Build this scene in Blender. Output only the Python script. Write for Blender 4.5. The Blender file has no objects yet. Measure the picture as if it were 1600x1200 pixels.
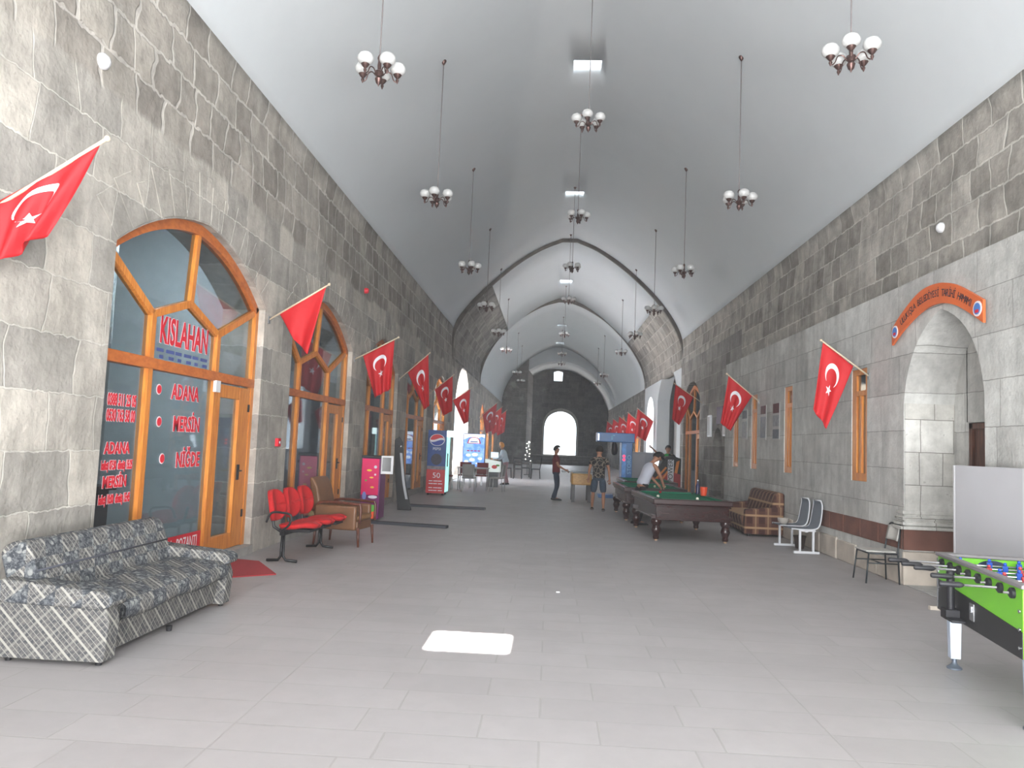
import bpy, math, random
from mathutils import Vector, Matrix
from mathutils.geometry import tessellate_polygon
PI = math.pi
R = math.radians
random.seed(7)
SC = bpy.context.scene
COL = SC.collection

# ------------------------------------------------------------------ camera
EYE = 1.62
cam_d = bpy.data.cameras.new('camera')
cam = bpy.data.objects.new('camera', cam_d); COL.objects.link(cam)
cam_d.sensor_width = 36; cam_d.lens = 1190.0 / 1600 * 36
cam_d.clip_start = 0.05; cam_d.clip_end = 400
YAW, PITCH, ROLL = R(3.0126), R(4.4702), 0.0405
# the hall runs along +Y; the camera looks a little left of it, a little up, and leans
cam.matrix_world = (Matrix.Translation((0, 0, EYE)) @ Matrix.Rotation(YAW, 4, 'Z')
                    @ Matrix.Rotation(PI / 2 + PITCH, 4, 'X') @ Matrix.Rotation(ROLL, 4, 'Z'))
SC.camera = cam

# ------------------------------------------------------------------ world, sun, daylight
w = bpy.data.worlds.new('sky'); SC.world = w; w.use_nodes = True
bg = w.node_tree.nodes['Background']
bg.inputs[0].default_value = (0.80, 0.90, 1.0, 1); bg.inputs[1].default_value = 2.4
SUN_DIR = Vector((-0.625, 6.32, 0)) - Vector((0.5, 7.8, 10.0))
sd = bpy.data.lights.new('sun', 'SUN'); sd.energy = 130; sd.angle = R(0.6); sd.color = (1.0, 0.97, 0.92)
so = bpy.data.objects.new('sun', sd); COL.objects.link(so)
so.rotation_euler = SUN_DIR.to_track_quat('-Z', 'Y').to_euler()

def daylight(name, loc, aim, sx, sy, power, color=(0.86, 0.93, 1.0)):
    d = bpy.data.lights.new(name, 'AREA'); d.shape = 'RECTANGLE'; d.size = sx; d.size_y = sy
    d.energy = power; d.color = color
    o = bpy.data.objects.new(name, d); COL.objects.link(o); o.location = loc
    o.rotation_euler = (Vector(aim) - Vector(loc)).to_track_quat('-Z', 'Y').to_euler()
    return o
# daylight standing in the open entrance behind the photographer, and in the side portal
daylight('entrance_daylight', (0.5, -2.7, 3.4), (0.5, 10, 4.0), 7.4, 5.8, 850, (1.0, 0.985, 0.96))
# added upward fill for the vault, standing in for bounce off sunlit pavement
daylight('vault_bounce_fill', (0.5, -2.6, 0.5), (0.5, 11, 9.6), 7.0, 2.0, 1500, (0.97, 0.98, 1.0))
daylight('side_portal_daylight', (-5.4, 34.0, 2.4), (0, 34.0, 1.2), 4.2, 3.6, 420, (0.58, 0.76, 1.0))
daylight('far_door_daylight', (0.75, 69.2, 2.8), (0.75, 50, 1.5), 2.6, 3.2, 110, (0.9, 0.95, 1.0))

SC.view_settings.view_transform = 'Standard'
SC.view_settings.look = 'None'
SC.view_settings.gamma = 1
SC.view_settings.use_curve_mapping = False
SC.view_settings.exposure = 0.36
SC.cycles.use_denoising = True
SC.cycles.max_bounces = 10
SC.cycles.diffuse_bounces = 6
SC.cycles.glossy_bounces = 3
SC.cycles.transmission_bounces = 6
SC.cycles.transparent_max_bounces = 12
SC.cycles.caustics_reflective = False
SC.cycles.caustics_refractive = False
SC.cycles.sample_clamp_indirect = 6

# ------------------------------------------------------------------ materials
def lin(c):
    return tuple((v / 255 / 12.92 if v / 255 <= 0.04045 else ((v / 255 + 0.055) / 1.055) ** 2.4) for v in c) + (1,)
MATS = {}
def mat(name, rgb=(128, 128, 128), rough=0.6, metal=0.0, noise=0.0, nscale=6.0, bump=0.0, bscale=40.0, spec=0.5, emit=None, coat=0.0, stretch=None):
    if name in MATS: return MATS[name]
    m = bpy.data.materials.new(name); m.use_nodes = True; MATS[name] = m
    nt = m.node_tree; b = nt.nodes['Principled BSDF']
    c = lin(rgb)
    b.inputs['Base Color'].default_value = c
    b.inputs['Roughness'].default_value = rough; b.inputs['Metallic'].default_value = metal
    b.inputs['Specular IOR Level'].default_value = spec
    if coat: b.inputs['Coat Weight'].default_value = coat
    tc = nt.nodes.new('ShaderNodeTexCoord'); src = tc.outputs['Object']
    if stretch:
        mp = nt.nodes.new('ShaderNodeMapping'); mp.inputs['Scale'].default_value = stretch
        nt.links.new(src, mp.inputs['Vector']); src = mp.outputs[0]
    if noise:
        n = nt.nodes.new('ShaderNodeTexNoise'); n.inputs['Scale'].default_value = nscale; n.inputs['Detail'].default_value = 5
        nt.links.new(src, n.inputs['Vector'])
        r = nt.nodes.new('ShaderNodeValToRGB')
        r.color_ramp.elements[0].position = 0.3; r.color_ramp.elements[1].position = 0.7
        r.color_ramp.elements[0].color = tuple(max(0, v * (1 - noise)) for v in c[:3]) + (1,)
        r.color_ramp.elements[1].color = tuple(min(1, v * (1 + noise)) for v in c[:3]) + (1,)
        nt.links.new(n.outputs[0], r.inputs[0]); nt.links.new(r.outputs[0], b.inputs['Base Color'])
    if bump:
        n2 = nt.nodes.new('ShaderNodeTexNoise'); n2.inputs['Scale'].default_value = bscale; n2.inputs['Detail'].default_value = 4
        nt.links.new(src, n2.inputs['Vector'])
        bp = nt.nodes.new('ShaderNodeBump'); bp.inputs['Strength'].default_value = bump; bp.inputs['Distance'].default_value = 0.02
        nt.links.new(n2.outputs[0], bp.inputs['Height']); nt.links.new(bp.outputs[0], b.inputs['Normal'])
    if emit:
        b.inputs['Emission Color'].default_value = lin(emit[0]); b.inputs['Emission Strength'].default_value = emit[1]
    return m

class NT:
    """small helper to write node graphs"""
    def __init__(s, name):
        s.m = bpy.data.materials.new(name); s.m.use_nodes = True; MATS[name] = s.m
        s.nt = s.m.node_tree; s.b = s.nt.nodes['Principled BSDF']
        s.tc = s.nt.nodes.new('ShaderNodeTexCoord')
    def n(s, t, **k):
        o = s.nt.nodes.new(t)
        for a, v in k.items():
            if a.startswith('_'): setattr(o, a[1:], v)
        return o
    def l(s, a, b): s.nt.links.new(a, b)
    def put(s, sock, v):
        if isinstance(v, bpy.types.NodeSocket): s.l(v, sock)
        else: sock.default_value = v
    def math(s, op, a, b=0.0, c=0.0, clamp=False):
        o = s.nt.nodes.new('ShaderNodeMath'); o.operation = op; o.use_clamp = clamp
        s.put(o.inputs[0], a); s.put(o.inputs[1], b); s.put(o.inputs[2], c)
        return o.outputs[0]
    def mix(s, f, a, b, mode='MIX'):
        o = s.nt.nodes.new('ShaderNodeMix'); o.data_type = 'RGBA'; o.blend_type = mode
        s.put(o.inputs[0], f); s.put(o.inputs[6], a); s.put(o.inputs[7], b)
        return o.outputs[2]
    def noise(s, vec, scale, detail=4, rough=0.5):
        o = s.nt.nodes.new('ShaderNodeTexNoise'); s.put(o.inputs['Vector'], vec)
        o.inputs['Scale'].default_value = scale; o.inputs['Detail'].default_value = detail; o.inputs['Roughness'].default_value = rough
        return o.outputs[0]
    def step(s, x, lo, hi):
        o = s.nt.nodes.new('ShaderNodeMapRange'); o.interpolation_type = 'SMOOTHSTEP'
        s.put(o.inputs[0], x); o.inputs[1].default_value = lo; o.inputs[2].default_value = hi
        return o.outputs[0]
    def sep(s, v):
        o = s.nt.nodes.new('ShaderNodeSeparateXYZ'); s.l(v, o.inputs[0]); return o.outputs
    def comb(s, x, y, z=0.0):
        o = s.nt.nodes.new('ShaderNodeCombineXYZ'); s.put(o.inputs[0], x); s.put(o.inputs[1], y); s.put(o.inputs[2], z); return o.outputs[0]
    def bump(s, h, strength, dist=0.03):
        o = s.nt.nodes.new('ShaderNodeBump'); s.put(o.inputs['Height'], h)
        o.inputs['Strength'].default_value = strength; o.inputs['Distance'].default_value = dist
        s.l(o.outputs[0], s.b.inputs['Normal'])

def stone(name, c1, c2, mortar, bw, bh, axis='Y', msize=0.012, warp=0.05, mott=0.25, mot_scale=2.2, bumps=0.6, upper=None, pits=0.0):
    """coursed masonry. upper = (z0, colour1, colour2, mortar, bw, bh): rougher darker courses above z0"""
    g = NT(name); P = g.tc.outputs['Object']; x, y, z = g.sep(P)
    u = y if axis == 'Y' else x
    def bricks(c1, c2, mortar, bw, bh, msize, warp, off):
        wn = g.nt.nodes.new('ShaderNodeTexNoise'); wn.inputs['Scale'].default_value = 1.3; wn.inputs['Detail'].default_value = 3
        g.l(P, wn.inputs['Vector'])
        wn2 = g.noise(P, 9.0, 3)
        du = g.math('MULTIPLY', g.math('SUBTRACT', wn.outputs[0], 0.5), warp * 5)
        dv = g.math('MULTIPLY', g.math('SUBTRACT', wn2, 0.5), warp)
        vec = g.comb(g.math('ADD', u, du), g.math('ADD', g.math('ADD', z, dv), off))
        b = g.nt.nodes.new('ShaderNodeTexBrick'); g.l(vec, b.inputs['Vector'])
        b.offset = 0.43; b.squash = 0.72; b.squash_frequency = 3
        b.inputs['Color1'].default_value = lin(c1); b.inputs['Color2'].default_value = lin(c2)
        b.inputs['Mortar'].default_value = lin(mortar); b.inputs['Scale'].default_value = 1
        b.inputs['Mortar Size'].default_value = msize; b.inputs['Mortar Smooth'].default_value = 0.55
        b.inputs['Bias'].default_value = 0.0
        b.inputs['Brick Width'].default_value = bw; b.inputs['Row Height'].default_value = bh
        return b.outputs['Color'], b.outputs['Fac']
    col, fac = bricks(c1, c2, mortar, bw, bh, msize, warp, 0.0)
    if upper:
        z0, d1, d2, dm, ubw, ubh = upper
        col2, fac2 = bricks(d1, d2, dm, ubw, ubh, 0.024, warp * 1.6, 0.1)
        f = g.step(g.math('ADD', z, g.math('MULTIPLY', g.math('SUBTRACT', g.noise(P, 1.1, 2), 0.5), 0.35)), z0 - 0.04, z0 + 0.04)
        col = g.mix(f, col, col2)
        fm = g.nt.nodes.new('ShaderNodeMix'); fm.data_type = 'FLOAT'
        g.l(f, fm.inputs[0]); g.l(fac, fm.inputs[2]); g.l(fac2, fm.inputs[3]); fac = fm.outputs[0]
    big = g.noise(P, mot_scale, 8, 0.65)
    shade = g.math('ADD', g.math('MULTIPLY', g.step(big, 0.25, 0.75), 2 * mott), 1 - mott)
    v = g.nt.nodes.new('ShaderNodeVectorMath'); v.operation = 'SCALE'; g.l(col, v.inputs[0]); g.l(shade, v.inputs['Scale'])
    fine = g.step(g.noise(P, 7.0, 6, 0.7), 0.28, 0.72)
    ms = g.nt.nodes.new('ShaderNodeMapping'); g.l(P, ms.inputs[0]); ms.inputs['Scale'].default_value = (4.0, 4.0, 0.7)
    streak = g.step(g.noise(ms.outputs[0], 1.6, 5, 0.6), 0.3, 0.7)
    v2 = g.nt.nodes.new('ShaderNodeVectorMath'); v2.operation = 'SCALE'; g.l(v.outputs[0], v2.inputs[0])
    g.l(g.math('ADD', 0.80, g.math('ADD', g.math('MULTIPLY', fine, 0.22), g.math('MULTIPLY', streak, 0.18))), v2.inputs['Scale']); v = v2
    # pale lime smears and dark pits
    sm = g.step(g.noise(P, 0.9, 6, 0.7), 0.56, 0.74)
    out = g.mix(g.math('MULTIPLY', sm, 0.35), v.outputs[0], lin((200, 196, 188)))
    if pits:
        pt = g.step(g.noise(P, 14, 3), 0.64, 0.72)
        out = g.mix(g.math('MULTIPLY', pt, pits), out, lin((70, 66, 62)))
    g.l(out, g.b.inputs['Base Color']); g.b.inputs['Roughness'].default_value = 0.93
    g.b.inputs['Specular IOR Level'].default_value = 0.2
    h = g.math('ADD', g.math('MULTIPLY', fac, -1.0), g.math('ADD', g.math('MULTIPLY', g.noise(P, 5, 5), 1.3), g.math('MULTIPLY', g.noise(P, 26, 4), 0.5)))
    g.bump(h, bumps, 0.035)
    return g.m

M_LEFT = stone('grey_ashlar_left', (180, 174, 164), (146, 142, 136), (184, 180, 172), 0.82, 0.47, 'Y', 0.010, 0.07, 0.24, 1.6, 0.42,
               upper=(4.60, (164, 158, 149), (130, 124, 117), (178, 173, 166), 0.56, 0.42), pits=0.25)
M_RIGHT = stone('pale_ashlar_right', (194, 194, 190), (172, 171, 167), (140, 138, 134), 0.95, 0.50, 'Y', 0.006, 0.02, 0.16, 1.2, 0.35, pits=0.2)
M_RUP = stone('rough_masonry_right', (172, 167, 159), (134, 129, 122), (186, 182, 174), 0.58, 0.40, 'Y', 0.018, 0.07, 0.28, 2.4, 0.45, pits=0.3)
M_RFARW = stone('grey_ashlar_beyond', (150, 146, 141), (118, 115, 111), (164, 160, 154), 0.8, 0.45, 'Y', 0.012, 0.04, 0.25, 1.6, 0.5, pits=0.3)
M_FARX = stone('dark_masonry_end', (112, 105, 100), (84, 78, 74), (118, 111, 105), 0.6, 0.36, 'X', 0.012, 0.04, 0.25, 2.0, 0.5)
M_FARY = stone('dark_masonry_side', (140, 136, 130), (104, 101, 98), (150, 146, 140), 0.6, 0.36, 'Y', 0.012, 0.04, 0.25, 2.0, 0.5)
M_JAMB = stone('pale_ashlar_jamb', (204, 203, 198), (184, 182, 176), (120, 116, 110), 0.42, 0.43, 'X', 0.006, 0.01, 0.2, 1.6, 0.4, pits=0.35)

def plaster():
    g = NT('white_plaster'); P = g.tc.outputs['Object']
    n = g.noise(P, 0.5, 6, 0.6); n2 = g.noise(P, 5, 6, 0.7)
    s = g.math('ADD', g.math('MULTIPLY', g.step(n, 0.3, 0.7), 0.10), g.math('MULTIPLY', g.step(n2, 0.3, 0.7), 0.05))
    c = g.mix(s, lin((206, 210, 212)), lin((160, 163, 166)))
    g.l(c, g.b.inputs['Base Color']); g.b.inputs['Roughness'].default_value = 0.85; g.b.inputs['Specular IOR Level'].default_value = 0.2
    g.bump(g.math('ADD', g.noise(P, 3, 4), g.math('MULTIPLY', g.noise(P, 20, 3), 0.3)), 0.12, 0.03)
    return g.m
M_PLASTER = plaster()

def floor_mat():
    g = NT('worn_stone_paving'); P = g.tc.outputs['Object']; x, y, z = g.sep(P)
    b = g.nt.nodes.new('ShaderNodeTexBrick'); g.l(g.comb(x, y), b.inputs['Vector'])
    b.offset = 0.5; b.squash = 0.8; b.squash_frequency = 2
    b.inputs['Color1'].default_value = lin((170, 166, 166)); b.inputs['Color2'].default_value = lin((164, 160, 160))
    b.inputs['Mortar'].default_value = lin((158, 155, 152)); b.inputs['Scale'].default_value = 1
    b.inputs['Mortar Size'].default_value = 0.008; b.inputs['Mortar Smooth'].default_value = 0.6
    b.inputs['Brick Width'].default_value = 0.85; b.inputs['Row Height'].default_value = 0.36
    n = g.noise(P, 0.7, 7, 0.65); n2 = g.noise(P, 7, 6, 0.7)
    s = g.math('ADD', g.math('MULTIPLY', g.step(n, 0.3, 0.7), 0.22), g.math('MULTIPLY', g.step(n2, 0.35, 0.7), 0.1))
    c = g.mix(s, b.outputs['Color'], lin((134, 129, 127)))
    g.l(c, g.b.inputs['Base Color'])
    r = g.math('ADD', 0.38, g.math('MULTIPLY', g.noise(P, 3, 4), 0.22)); g.l(r, g.b.inputs['Roughness'])
    g.b.inputs['Specular IOR Level'].default_value = 0.4
    g.bump(g.math('ADD', g.math('MULTIPLY', b.outputs['Fac'], -0.6), g.math('MULTIPLY', g.noise(P, 9, 5), 0.35)), 0.22, 0.012)
    return g.m
M_FLOOR = floor_mat()

def wood(name, c1, c2, scale=(2, 30, 2), rough=0.4):
    g = NT(name); mp = g.nt.nodes.new('ShaderNodeMapping'); g.l(g.tc.outputs['Object'], mp.inputs[0]); mp.inputs['Scale'].default_value = scale
    n = g.noise(mp.outputs[0], 3, 6, 0.6)
    g.l(g.mix(g.step(n, 0.3, 0.7), lin(c1), lin(c2)), g.b.inputs['Base Color'])
    g.b.inputs['Roughness'].default_value = rough
    g.bump(n, 0.1, 0.005)
    return g.m
M_WOOD = wood('varnished_pine', (214, 140, 60), (184, 104, 38), (14, 14, 1.2), 0.38)
M_WOOD_D = wood('varnished_pine_arch', (196, 112, 52), (168, 88, 34), (6, 3, 6), 0.42)
M_MAHOG = wood('dark_mahogany', (52, 18, 16), (30, 11, 10), (3, 3, 12), 0.25)
M_BROWNW = wood('brown_chair_wood', (96, 48, 30), (66, 32, 20), (6, 6, 2), 0.35)
M_TANW = wood('light_box_wood', (196, 152, 88), (172, 128, 66), (4, 4, 12), 0.45)
M_DOORW = wood('old_door_wood', (96, 54, 34), (60, 32, 22), (12, 12, 1), 0.6)

def glass_mat(name, tint=(150, 160, 165), gloss=0.3, trans=0.55, rough=0.03):
    m = bpy.data.materials.new(name); m.use_nodes = True; MATS[name] = m
    nt = m.node_tree; nt.nodes.clear()
    o = nt.nodes.new('ShaderNodeOutputMaterial')
    t = nt.nodes.new('ShaderNodeBsdfTransparent'); t.inputs[0].default_value = lin(tint)
    gl = nt.nodes.new('ShaderNodeBsdfGlossy'); gl.inputs['Roughness'].default_value = rough; gl.inputs[0].default_value = (0.9, 0.95, 1, 1)
    mx = nt.nodes.new('ShaderNodeMixShader')
    lw = nt.nodes.new('ShaderNodeLayerWeight'); lw.inputs[0].default_value = 0.5
    pw = nt.nodes.new('ShaderNodeMath'); pw.operation = 'POWER'; pw.inputs[1].default_value = 5.0; nt.links.new(lw.outputs['Facing'], pw.inputs[0])
    fr = nt.nodes.new('ShaderNodeMath'); fr.operation = 'MULTIPLY'; fr.inputs[1].default_value = 0.6; nt.links.new(pw.outputs[0], fr.inputs[0])
    ad = nt.nodes.new('ShaderNodeMath'); ad.operation = 'ADD'; ad.use_clamp = True; ad.inputs[1].default_value = gloss
    nt.links.new(fr.outputs[0], ad.inputs[0]); nt.links.new(ad.outputs[0], mx.inputs[0])
    nt.links.new(t.outputs[0], mx.inputs[1]); nt.links.new(gl.outputs[0], mx.inputs[2])
    nt.links.new(mx.outputs[0], o.inputs[0])
    return m
M_GLASS = glass_mat('shop_glass', (222, 228, 231), 0.06)
M_CLEAR = glass_mat('clear_glass', (235, 240, 242), 0.02)

def milk_glass():
    m = bpy.data.materials.new('skylight_milk_glass'); m.use_nodes = True
    nt = m.node_tree; nt.nodes.clear(); o = nt.nodes.new('ShaderNodeOutputMaterial')
    t = nt.nodes.new('ShaderNodeBsdfTranslucent'); t.inputs[0].default_value = (0.8, 0.84, 0.88, 1)
    d = nt.nodes.new('ShaderNodeBsdfDiffuse'); d.inputs[0].default_value = (0.8, 0.8, 0.8, 1)
    mx = nt.nodes.new('ShaderNodeMixShader'); mx.inputs[0].default_value = 0.25
    nt.links.new(t.outputs[0], mx.inputs[1]); nt.links.new(d.outputs[0], mx.inputs[2]); nt.links.new(mx.outputs[0], o.inputs[0])
    return m
M_MILK = milk_glass()

# ------------------------------------------------------------------ mesh helpers
class MB:
    def __init__(s): s.v = []; s.f = []; s.mi = []; s.cur = 0
    def add(s, vs, fs):
        b = len(s.v); s.v += [tuple(p) for p in vs]
        for f in fs: s.f.append(tuple(b + i for i in f)); s.mi.append(s.cur)
        return s
    def box(s, c, d, rot=None, taper=1.0):
        x, y, z = d[0] / 2, d[1] / 2, d[2] / 2
        vs = [Vector((sx * x * (taper if sz < 0 else 1), sy * y * (taper if sz < 0 else 1), sz * z)) for sz in (-1, 1) for sy in (-1, 1) for sx in (-1, 1)]
        if rot: M = Matrix.Rotation(rot[2], 3, 'Z') @ Matrix.Rotation(rot[1], 3, 'Y') @ Matrix.Rotation(rot[0], 3, 'X'); vs = [M @ p for p in vs]
        vs = [p + Vector(c) for p in vs]
        return s.add(vs, [(0, 2, 3, 1), (4, 5, 7, 6), (0, 1, 5, 4), (2, 6, 7, 3), (0, 4, 6, 2), (1, 3, 7, 5)])
    def b2(s, lo, hi):
        return s.box([(a + b) / 2 for a, b in zip(lo, hi)], [abs(b - a) for a, b in zip(lo, hi)])
    def tube(s, pts, r, n=8, closed=False, caps=True):
        pts = [Vector(p) for p in pts]; m = len(pts)
        rs = r if isinstance(r, (list, tuple)) else [r] * m
        rings = []; up = None
        for i, p in enumerate(pts):
            if closed: t = pts[(i + 1) % m] - pts[i - 1]
            else: t = pts[min(i + 1, m - 1)] - pts[max(i - 1, 0)]
            t = t.normalized() if t.length > 1e-9 else Vector((0, 0, 1))
            if up is None: up = Vector((0, 0, 1)) if abs(t.z) < 0.9 else Vector((1, 0, 0))
            a = t.cross(up)
            if a.length < 1e-5: a = t.cross(Vector((0.3, 1, 0.1)))
            a.normalize(); b = a.cross(t).normalized(); up = b
            rings.append([p + (a * math.cos(2 * PI * k / n) + b * math.sin(2 * PI * k / n)) * rs[i] for k in range(n)])
        vs = [q for rg in rings for q in rg]; fs = []
        for i in range(m if closed else m - 1):
            j = (i + 1) % m
            for k in range(n): fs.append((i * n + k, i * n + (k + 1) % n, j * n + (k + 1) % n, j * n + k))
        if caps and not closed: fs.append(tuple(range(n - 1, -1, -1))); fs.append(tuple((m - 1) * n + k for k in range(n)))
        return s.add(vs, fs)
    def bar(s, a, b, w, h):
        """rectangular bar from a to b, w sideways, h up"""
        a = Vector(a); b = Vector(b); t = (b - a).normalized()
        up = Vector((0, 0, 1)) if abs(t.z) < 0.95 else Vector((1, 0, 0))
        sd = t.cross(up).normalized(); u = sd.cross(t).normalized()
        vs = [p + sd * (i * w / 2) + u * (j * h / 2) for p in (a, b) for j in (-1, 1) for i in (-1, 1)]
        return s.add(vs, [(0, 1, 3, 2), (4, 6, 7, 5), (0, 4, 5, 1), (2, 3, 7, 6), (0, 2, 6, 4), (1, 5, 7, 3)])
    def lathe(s, prof, c=(0, 0, 0), n=16, axis='Z', caps=True):
        vs = []
        for (r, z) in prof:
            for k in range(n):
                a = 2 * PI * k / n; p = (r * math.cos(a), r * math.sin(a), z)
                if axis == 'X': p = (p[2], p[0], p[1])
                if axis == 'Y': p = (p[0], p[2], p[1])
                vs.append((p[0] + c[0], p[1] + c[1], p[2] + c[2]))
        m = len(prof); fs = [(i * n + k, i * n + (k + 1) % n, (i + 1) * n + (k + 1) % n, (i + 1) * n + k) for i in range(m - 1) for k in range(n)]
        if caps: fs.append(tuple(range(n - 1, -1, -1))); fs.append(tuple((m - 1) * n + k for k in range(n)))
        return s.add(vs, fs)
    def ball(s, c, r, n=12, m=8):
        r = r if isinstance(r, (list, tuple)) else (r, r, r)
        vs = [(c[0], c[1], c[2] - r[2])]
        for i in range(1, m):
            ph = PI * i / m
            for k in range(n):
                a = 2 * PI * k / n; vs.append((c[0] + r[0] * math.sin(ph) * math.cos(a), c[1] + r[1] * math.sin(ph) * math.sin(a), c[2] - r[2] * math.cos(ph)))
        vs.append((c[0], c[1], c[2] + r[2])); e = len(vs) - 1
        fs = [(0, 1 + (k + 1) % n, 1 + k) for k in range(n)]
        for i in range(m - 2):
            for k in range(n): fs.append((1 + i * n + k, 1 + i * n + (k + 1) % n, 1 + (i + 1) * n + (k + 1) % n, 1 + (i + 1) * n + k))
        fs += [(e, 1 + (m - 2) * n + k, 1 + (m - 2) * n + (k + 1) % n) for k in range(n)]
        return s.add(vs, fs)
    def prism(s, poly, a0, a1, axis='X', holes=()):
        """polygon (2D) extruded from a0 to a1 along an axis; X: (y,z)  Y: (x,z)  Z: (x,y)"""
        def P3(p, a):
            return (a, p[0], p[1]) if axis == 'X' else ((p[0], a, p[1]) if axis == 'Y' else (p[0], p[1], a))
        loops = [list(poly)] + [list(h) for h in holes]
        flat = [p for lp in loops for p in lp]
        tris = tessellate_polygon([[Vector((p[0], p[1], 0)) for p in lp] for lp in loops])
        n = len(flat)
        vs = [P3(p, a0) for p in flat] + [P3(p, a1) for p in flat]
        fs = [tuple(t) for t in tris] + [tuple(i + n for i in reversed(t)) for t in tris]
        b = 0
        for lp in loops:
            m = len(lp)
            for i in range(m): j = (i + 1) % m; fs.append((b + i, b + j, b + j + n, b + i + n))
            b += m
        return s.add(vs, fs)
    def grid(s, fn, nu, nv):
        vs = [fn(i / nu, j / nv) for j in range(nv + 1) for i in range(nu + 1)]
        fs = [(j * (nu + 1) + i, j * (nu + 1) + i + 1, (j + 1) * (nu + 1) + i + 1, (j + 1) * (nu + 1) + i) for j in range(nv) for i in range(nu)]
        return s.add(vs, fs)
    def build(s, name, m=None, parent=None, smooth=False, bevel=0, solid=0, sub=0, uv=None, fix=True):
        me = bpy.data.meshes.new(name); me.from_pydata(s.v, [], s.f); me.validate()
        ms = m if isinstance(m, (list, tuple)) else [m]
        for q in ms:
            if q: me.materials.append(q)
        if len(ms) > 1 and len(me.polygons) == len(s.mi):
            for p, i in zip(me.polygons, s.mi): p.material_index = i
        if fix:
            import bmesh
            bm = bmesh.new(); bm.from_mesh(me); bmesh.ops.recalc_face_normals(bm, faces=bm.faces); bm.to_mesh(me); bm.free()
        if smooth:
            for p in me.polygons: p.use_smooth = True
            if smooth is not True: me.set_sharp_from_angle(angle=R(smooth))
        o = bpy.data.objects.new(name, me); COL.objects.link(o)
        if parent: o.parent = parent
        if solid:
            q = o.modifiers.new('thickness', 'SOLIDIFY'); q.thickness = solid; q.offset = 0
        if bevel:
            q = o.modifiers.new('bevel', 'BEVEL'); q.width = bevel; q.segments = 3; q.limit_method = 'ANGLE'
            if not smooth:
                for p in me.polygons: p.use_smooth = True
                me.set_sharp_from_angle(angle=R(50))
        if sub:
            q = o.modifiers.new('sub', 'SUBSURF'); q.levels = sub; q.render_levels = sub
        return o

def thing(name, label, cat, loc=(0, 0, 0), rz=0.0, group=None):
    o = bpy.data.objects.new(name, None); COL.objects.link(o); o.empty_display_size = 0.1
    o.location = loc; o.rotation_euler = (0, 0, rz); o['label'] = label; o['category'] = cat
    if group: o['group'] = group
    return o
def tag(o, label, cat, group=None, kind=None):
    o['label'] = label; o['category'] = cat
    if group: o['group'] = group
    if kind: o['kind'] = kind
    return o
def struct(o): o['kind'] = 'structure'; return o
def kids(o): return [c for c in bpy.data.objects if c.parent == o]
def dup(src, loc, rz=0.0, label=None, scale=None):
    r = src.copy(); COL.objects.link(r); r.location = loc; r.rotation_euler = (0, 0, rz)
    if label: r['label'] = label
    if scale: r.scale = scale
    for ch in TREE[src.name]:
        c = ch[0].copy(); COL.objects.link(c); c.parent = r
        for g in ch[1]:
            d = g.copy(); COL.objects.link(d); d.parent = c
    return r
TREE = {}
def remember(o): TREE[o.name] = [(c, kids(c)) for c in kids(o)]

def text(s, size, m, parent, loc, rot, name='lettering', sx=1.0, extrude=0.002, offset=0.0, align='CENTER', spacing=1.0):
    cu = bpy.data.curves.new(name, 'FONT'); cu.body = s; cu.size = size; cu.extrude = extrude; cu.offset = offset
    cu.align_x = align; cu.align_y = 'CENTER'; cu.space_character = spacing; cu.resolution_u = 3
    t = bpy.data.objects.new(name + '_tmp', cu); COL.objects.link(t)
    bpy.context.view_layer.update()
    me = bpy.data.meshes.new_from_object(t.evaluated_get(bpy.context.evaluated_depsgraph_get()))
    bpy.data.objects.remove(t); me.materials.clear(); me.materials.append(m)
    for v in me.vertices: v.co.x *= sx
    o = bpy.data.objects.new(name, me); COL.objects.link(o); o.parent = parent
    o.location = loc; o.rotation_euler = rot
    return o

# common materials
RED = mat('flag_red', (184, 8, 20), 0.7, noise=0.06, nscale=3)
WHITE = mat('flag_white', (232, 232, 238), 0.7, noise=0.02)
STEEL = mat('brushed_steel', (170, 172, 175), 0.35, 0.9, noise=0.05)
CHROME = mat('chrome', (210, 212, 215), 0.15, 1.0, noise=0.03)
BLACKM = mat('black_metal', (26, 26, 28), 0.4, 0.3, noise=0.1)
BLACKP = mat('black_plastic', (22, 22, 25), 0.45, noise=0.1)
BRONZE = mat('antique_bronze', (92, 70, 66), 0.35, 0.7, noise=0.2, nscale=30)
RODM = mat('rod_metal', (120, 112, 112), 0.5, 0.4, noise=0.1)
OPAL = mat('opal_glass', (198, 198, 196), 0.3, noise=0.02, coat=0.4)
WHITEP = mat('white_paint', (214, 214, 216), 0.45, noise=0.04)
REDINK = mat('red_vinyl', (205, 24, 44), 0.5, noise=0.04)
WHITEINK = mat('white_vinyl', (232, 222, 224), 0.5, noise=0.03)

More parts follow.
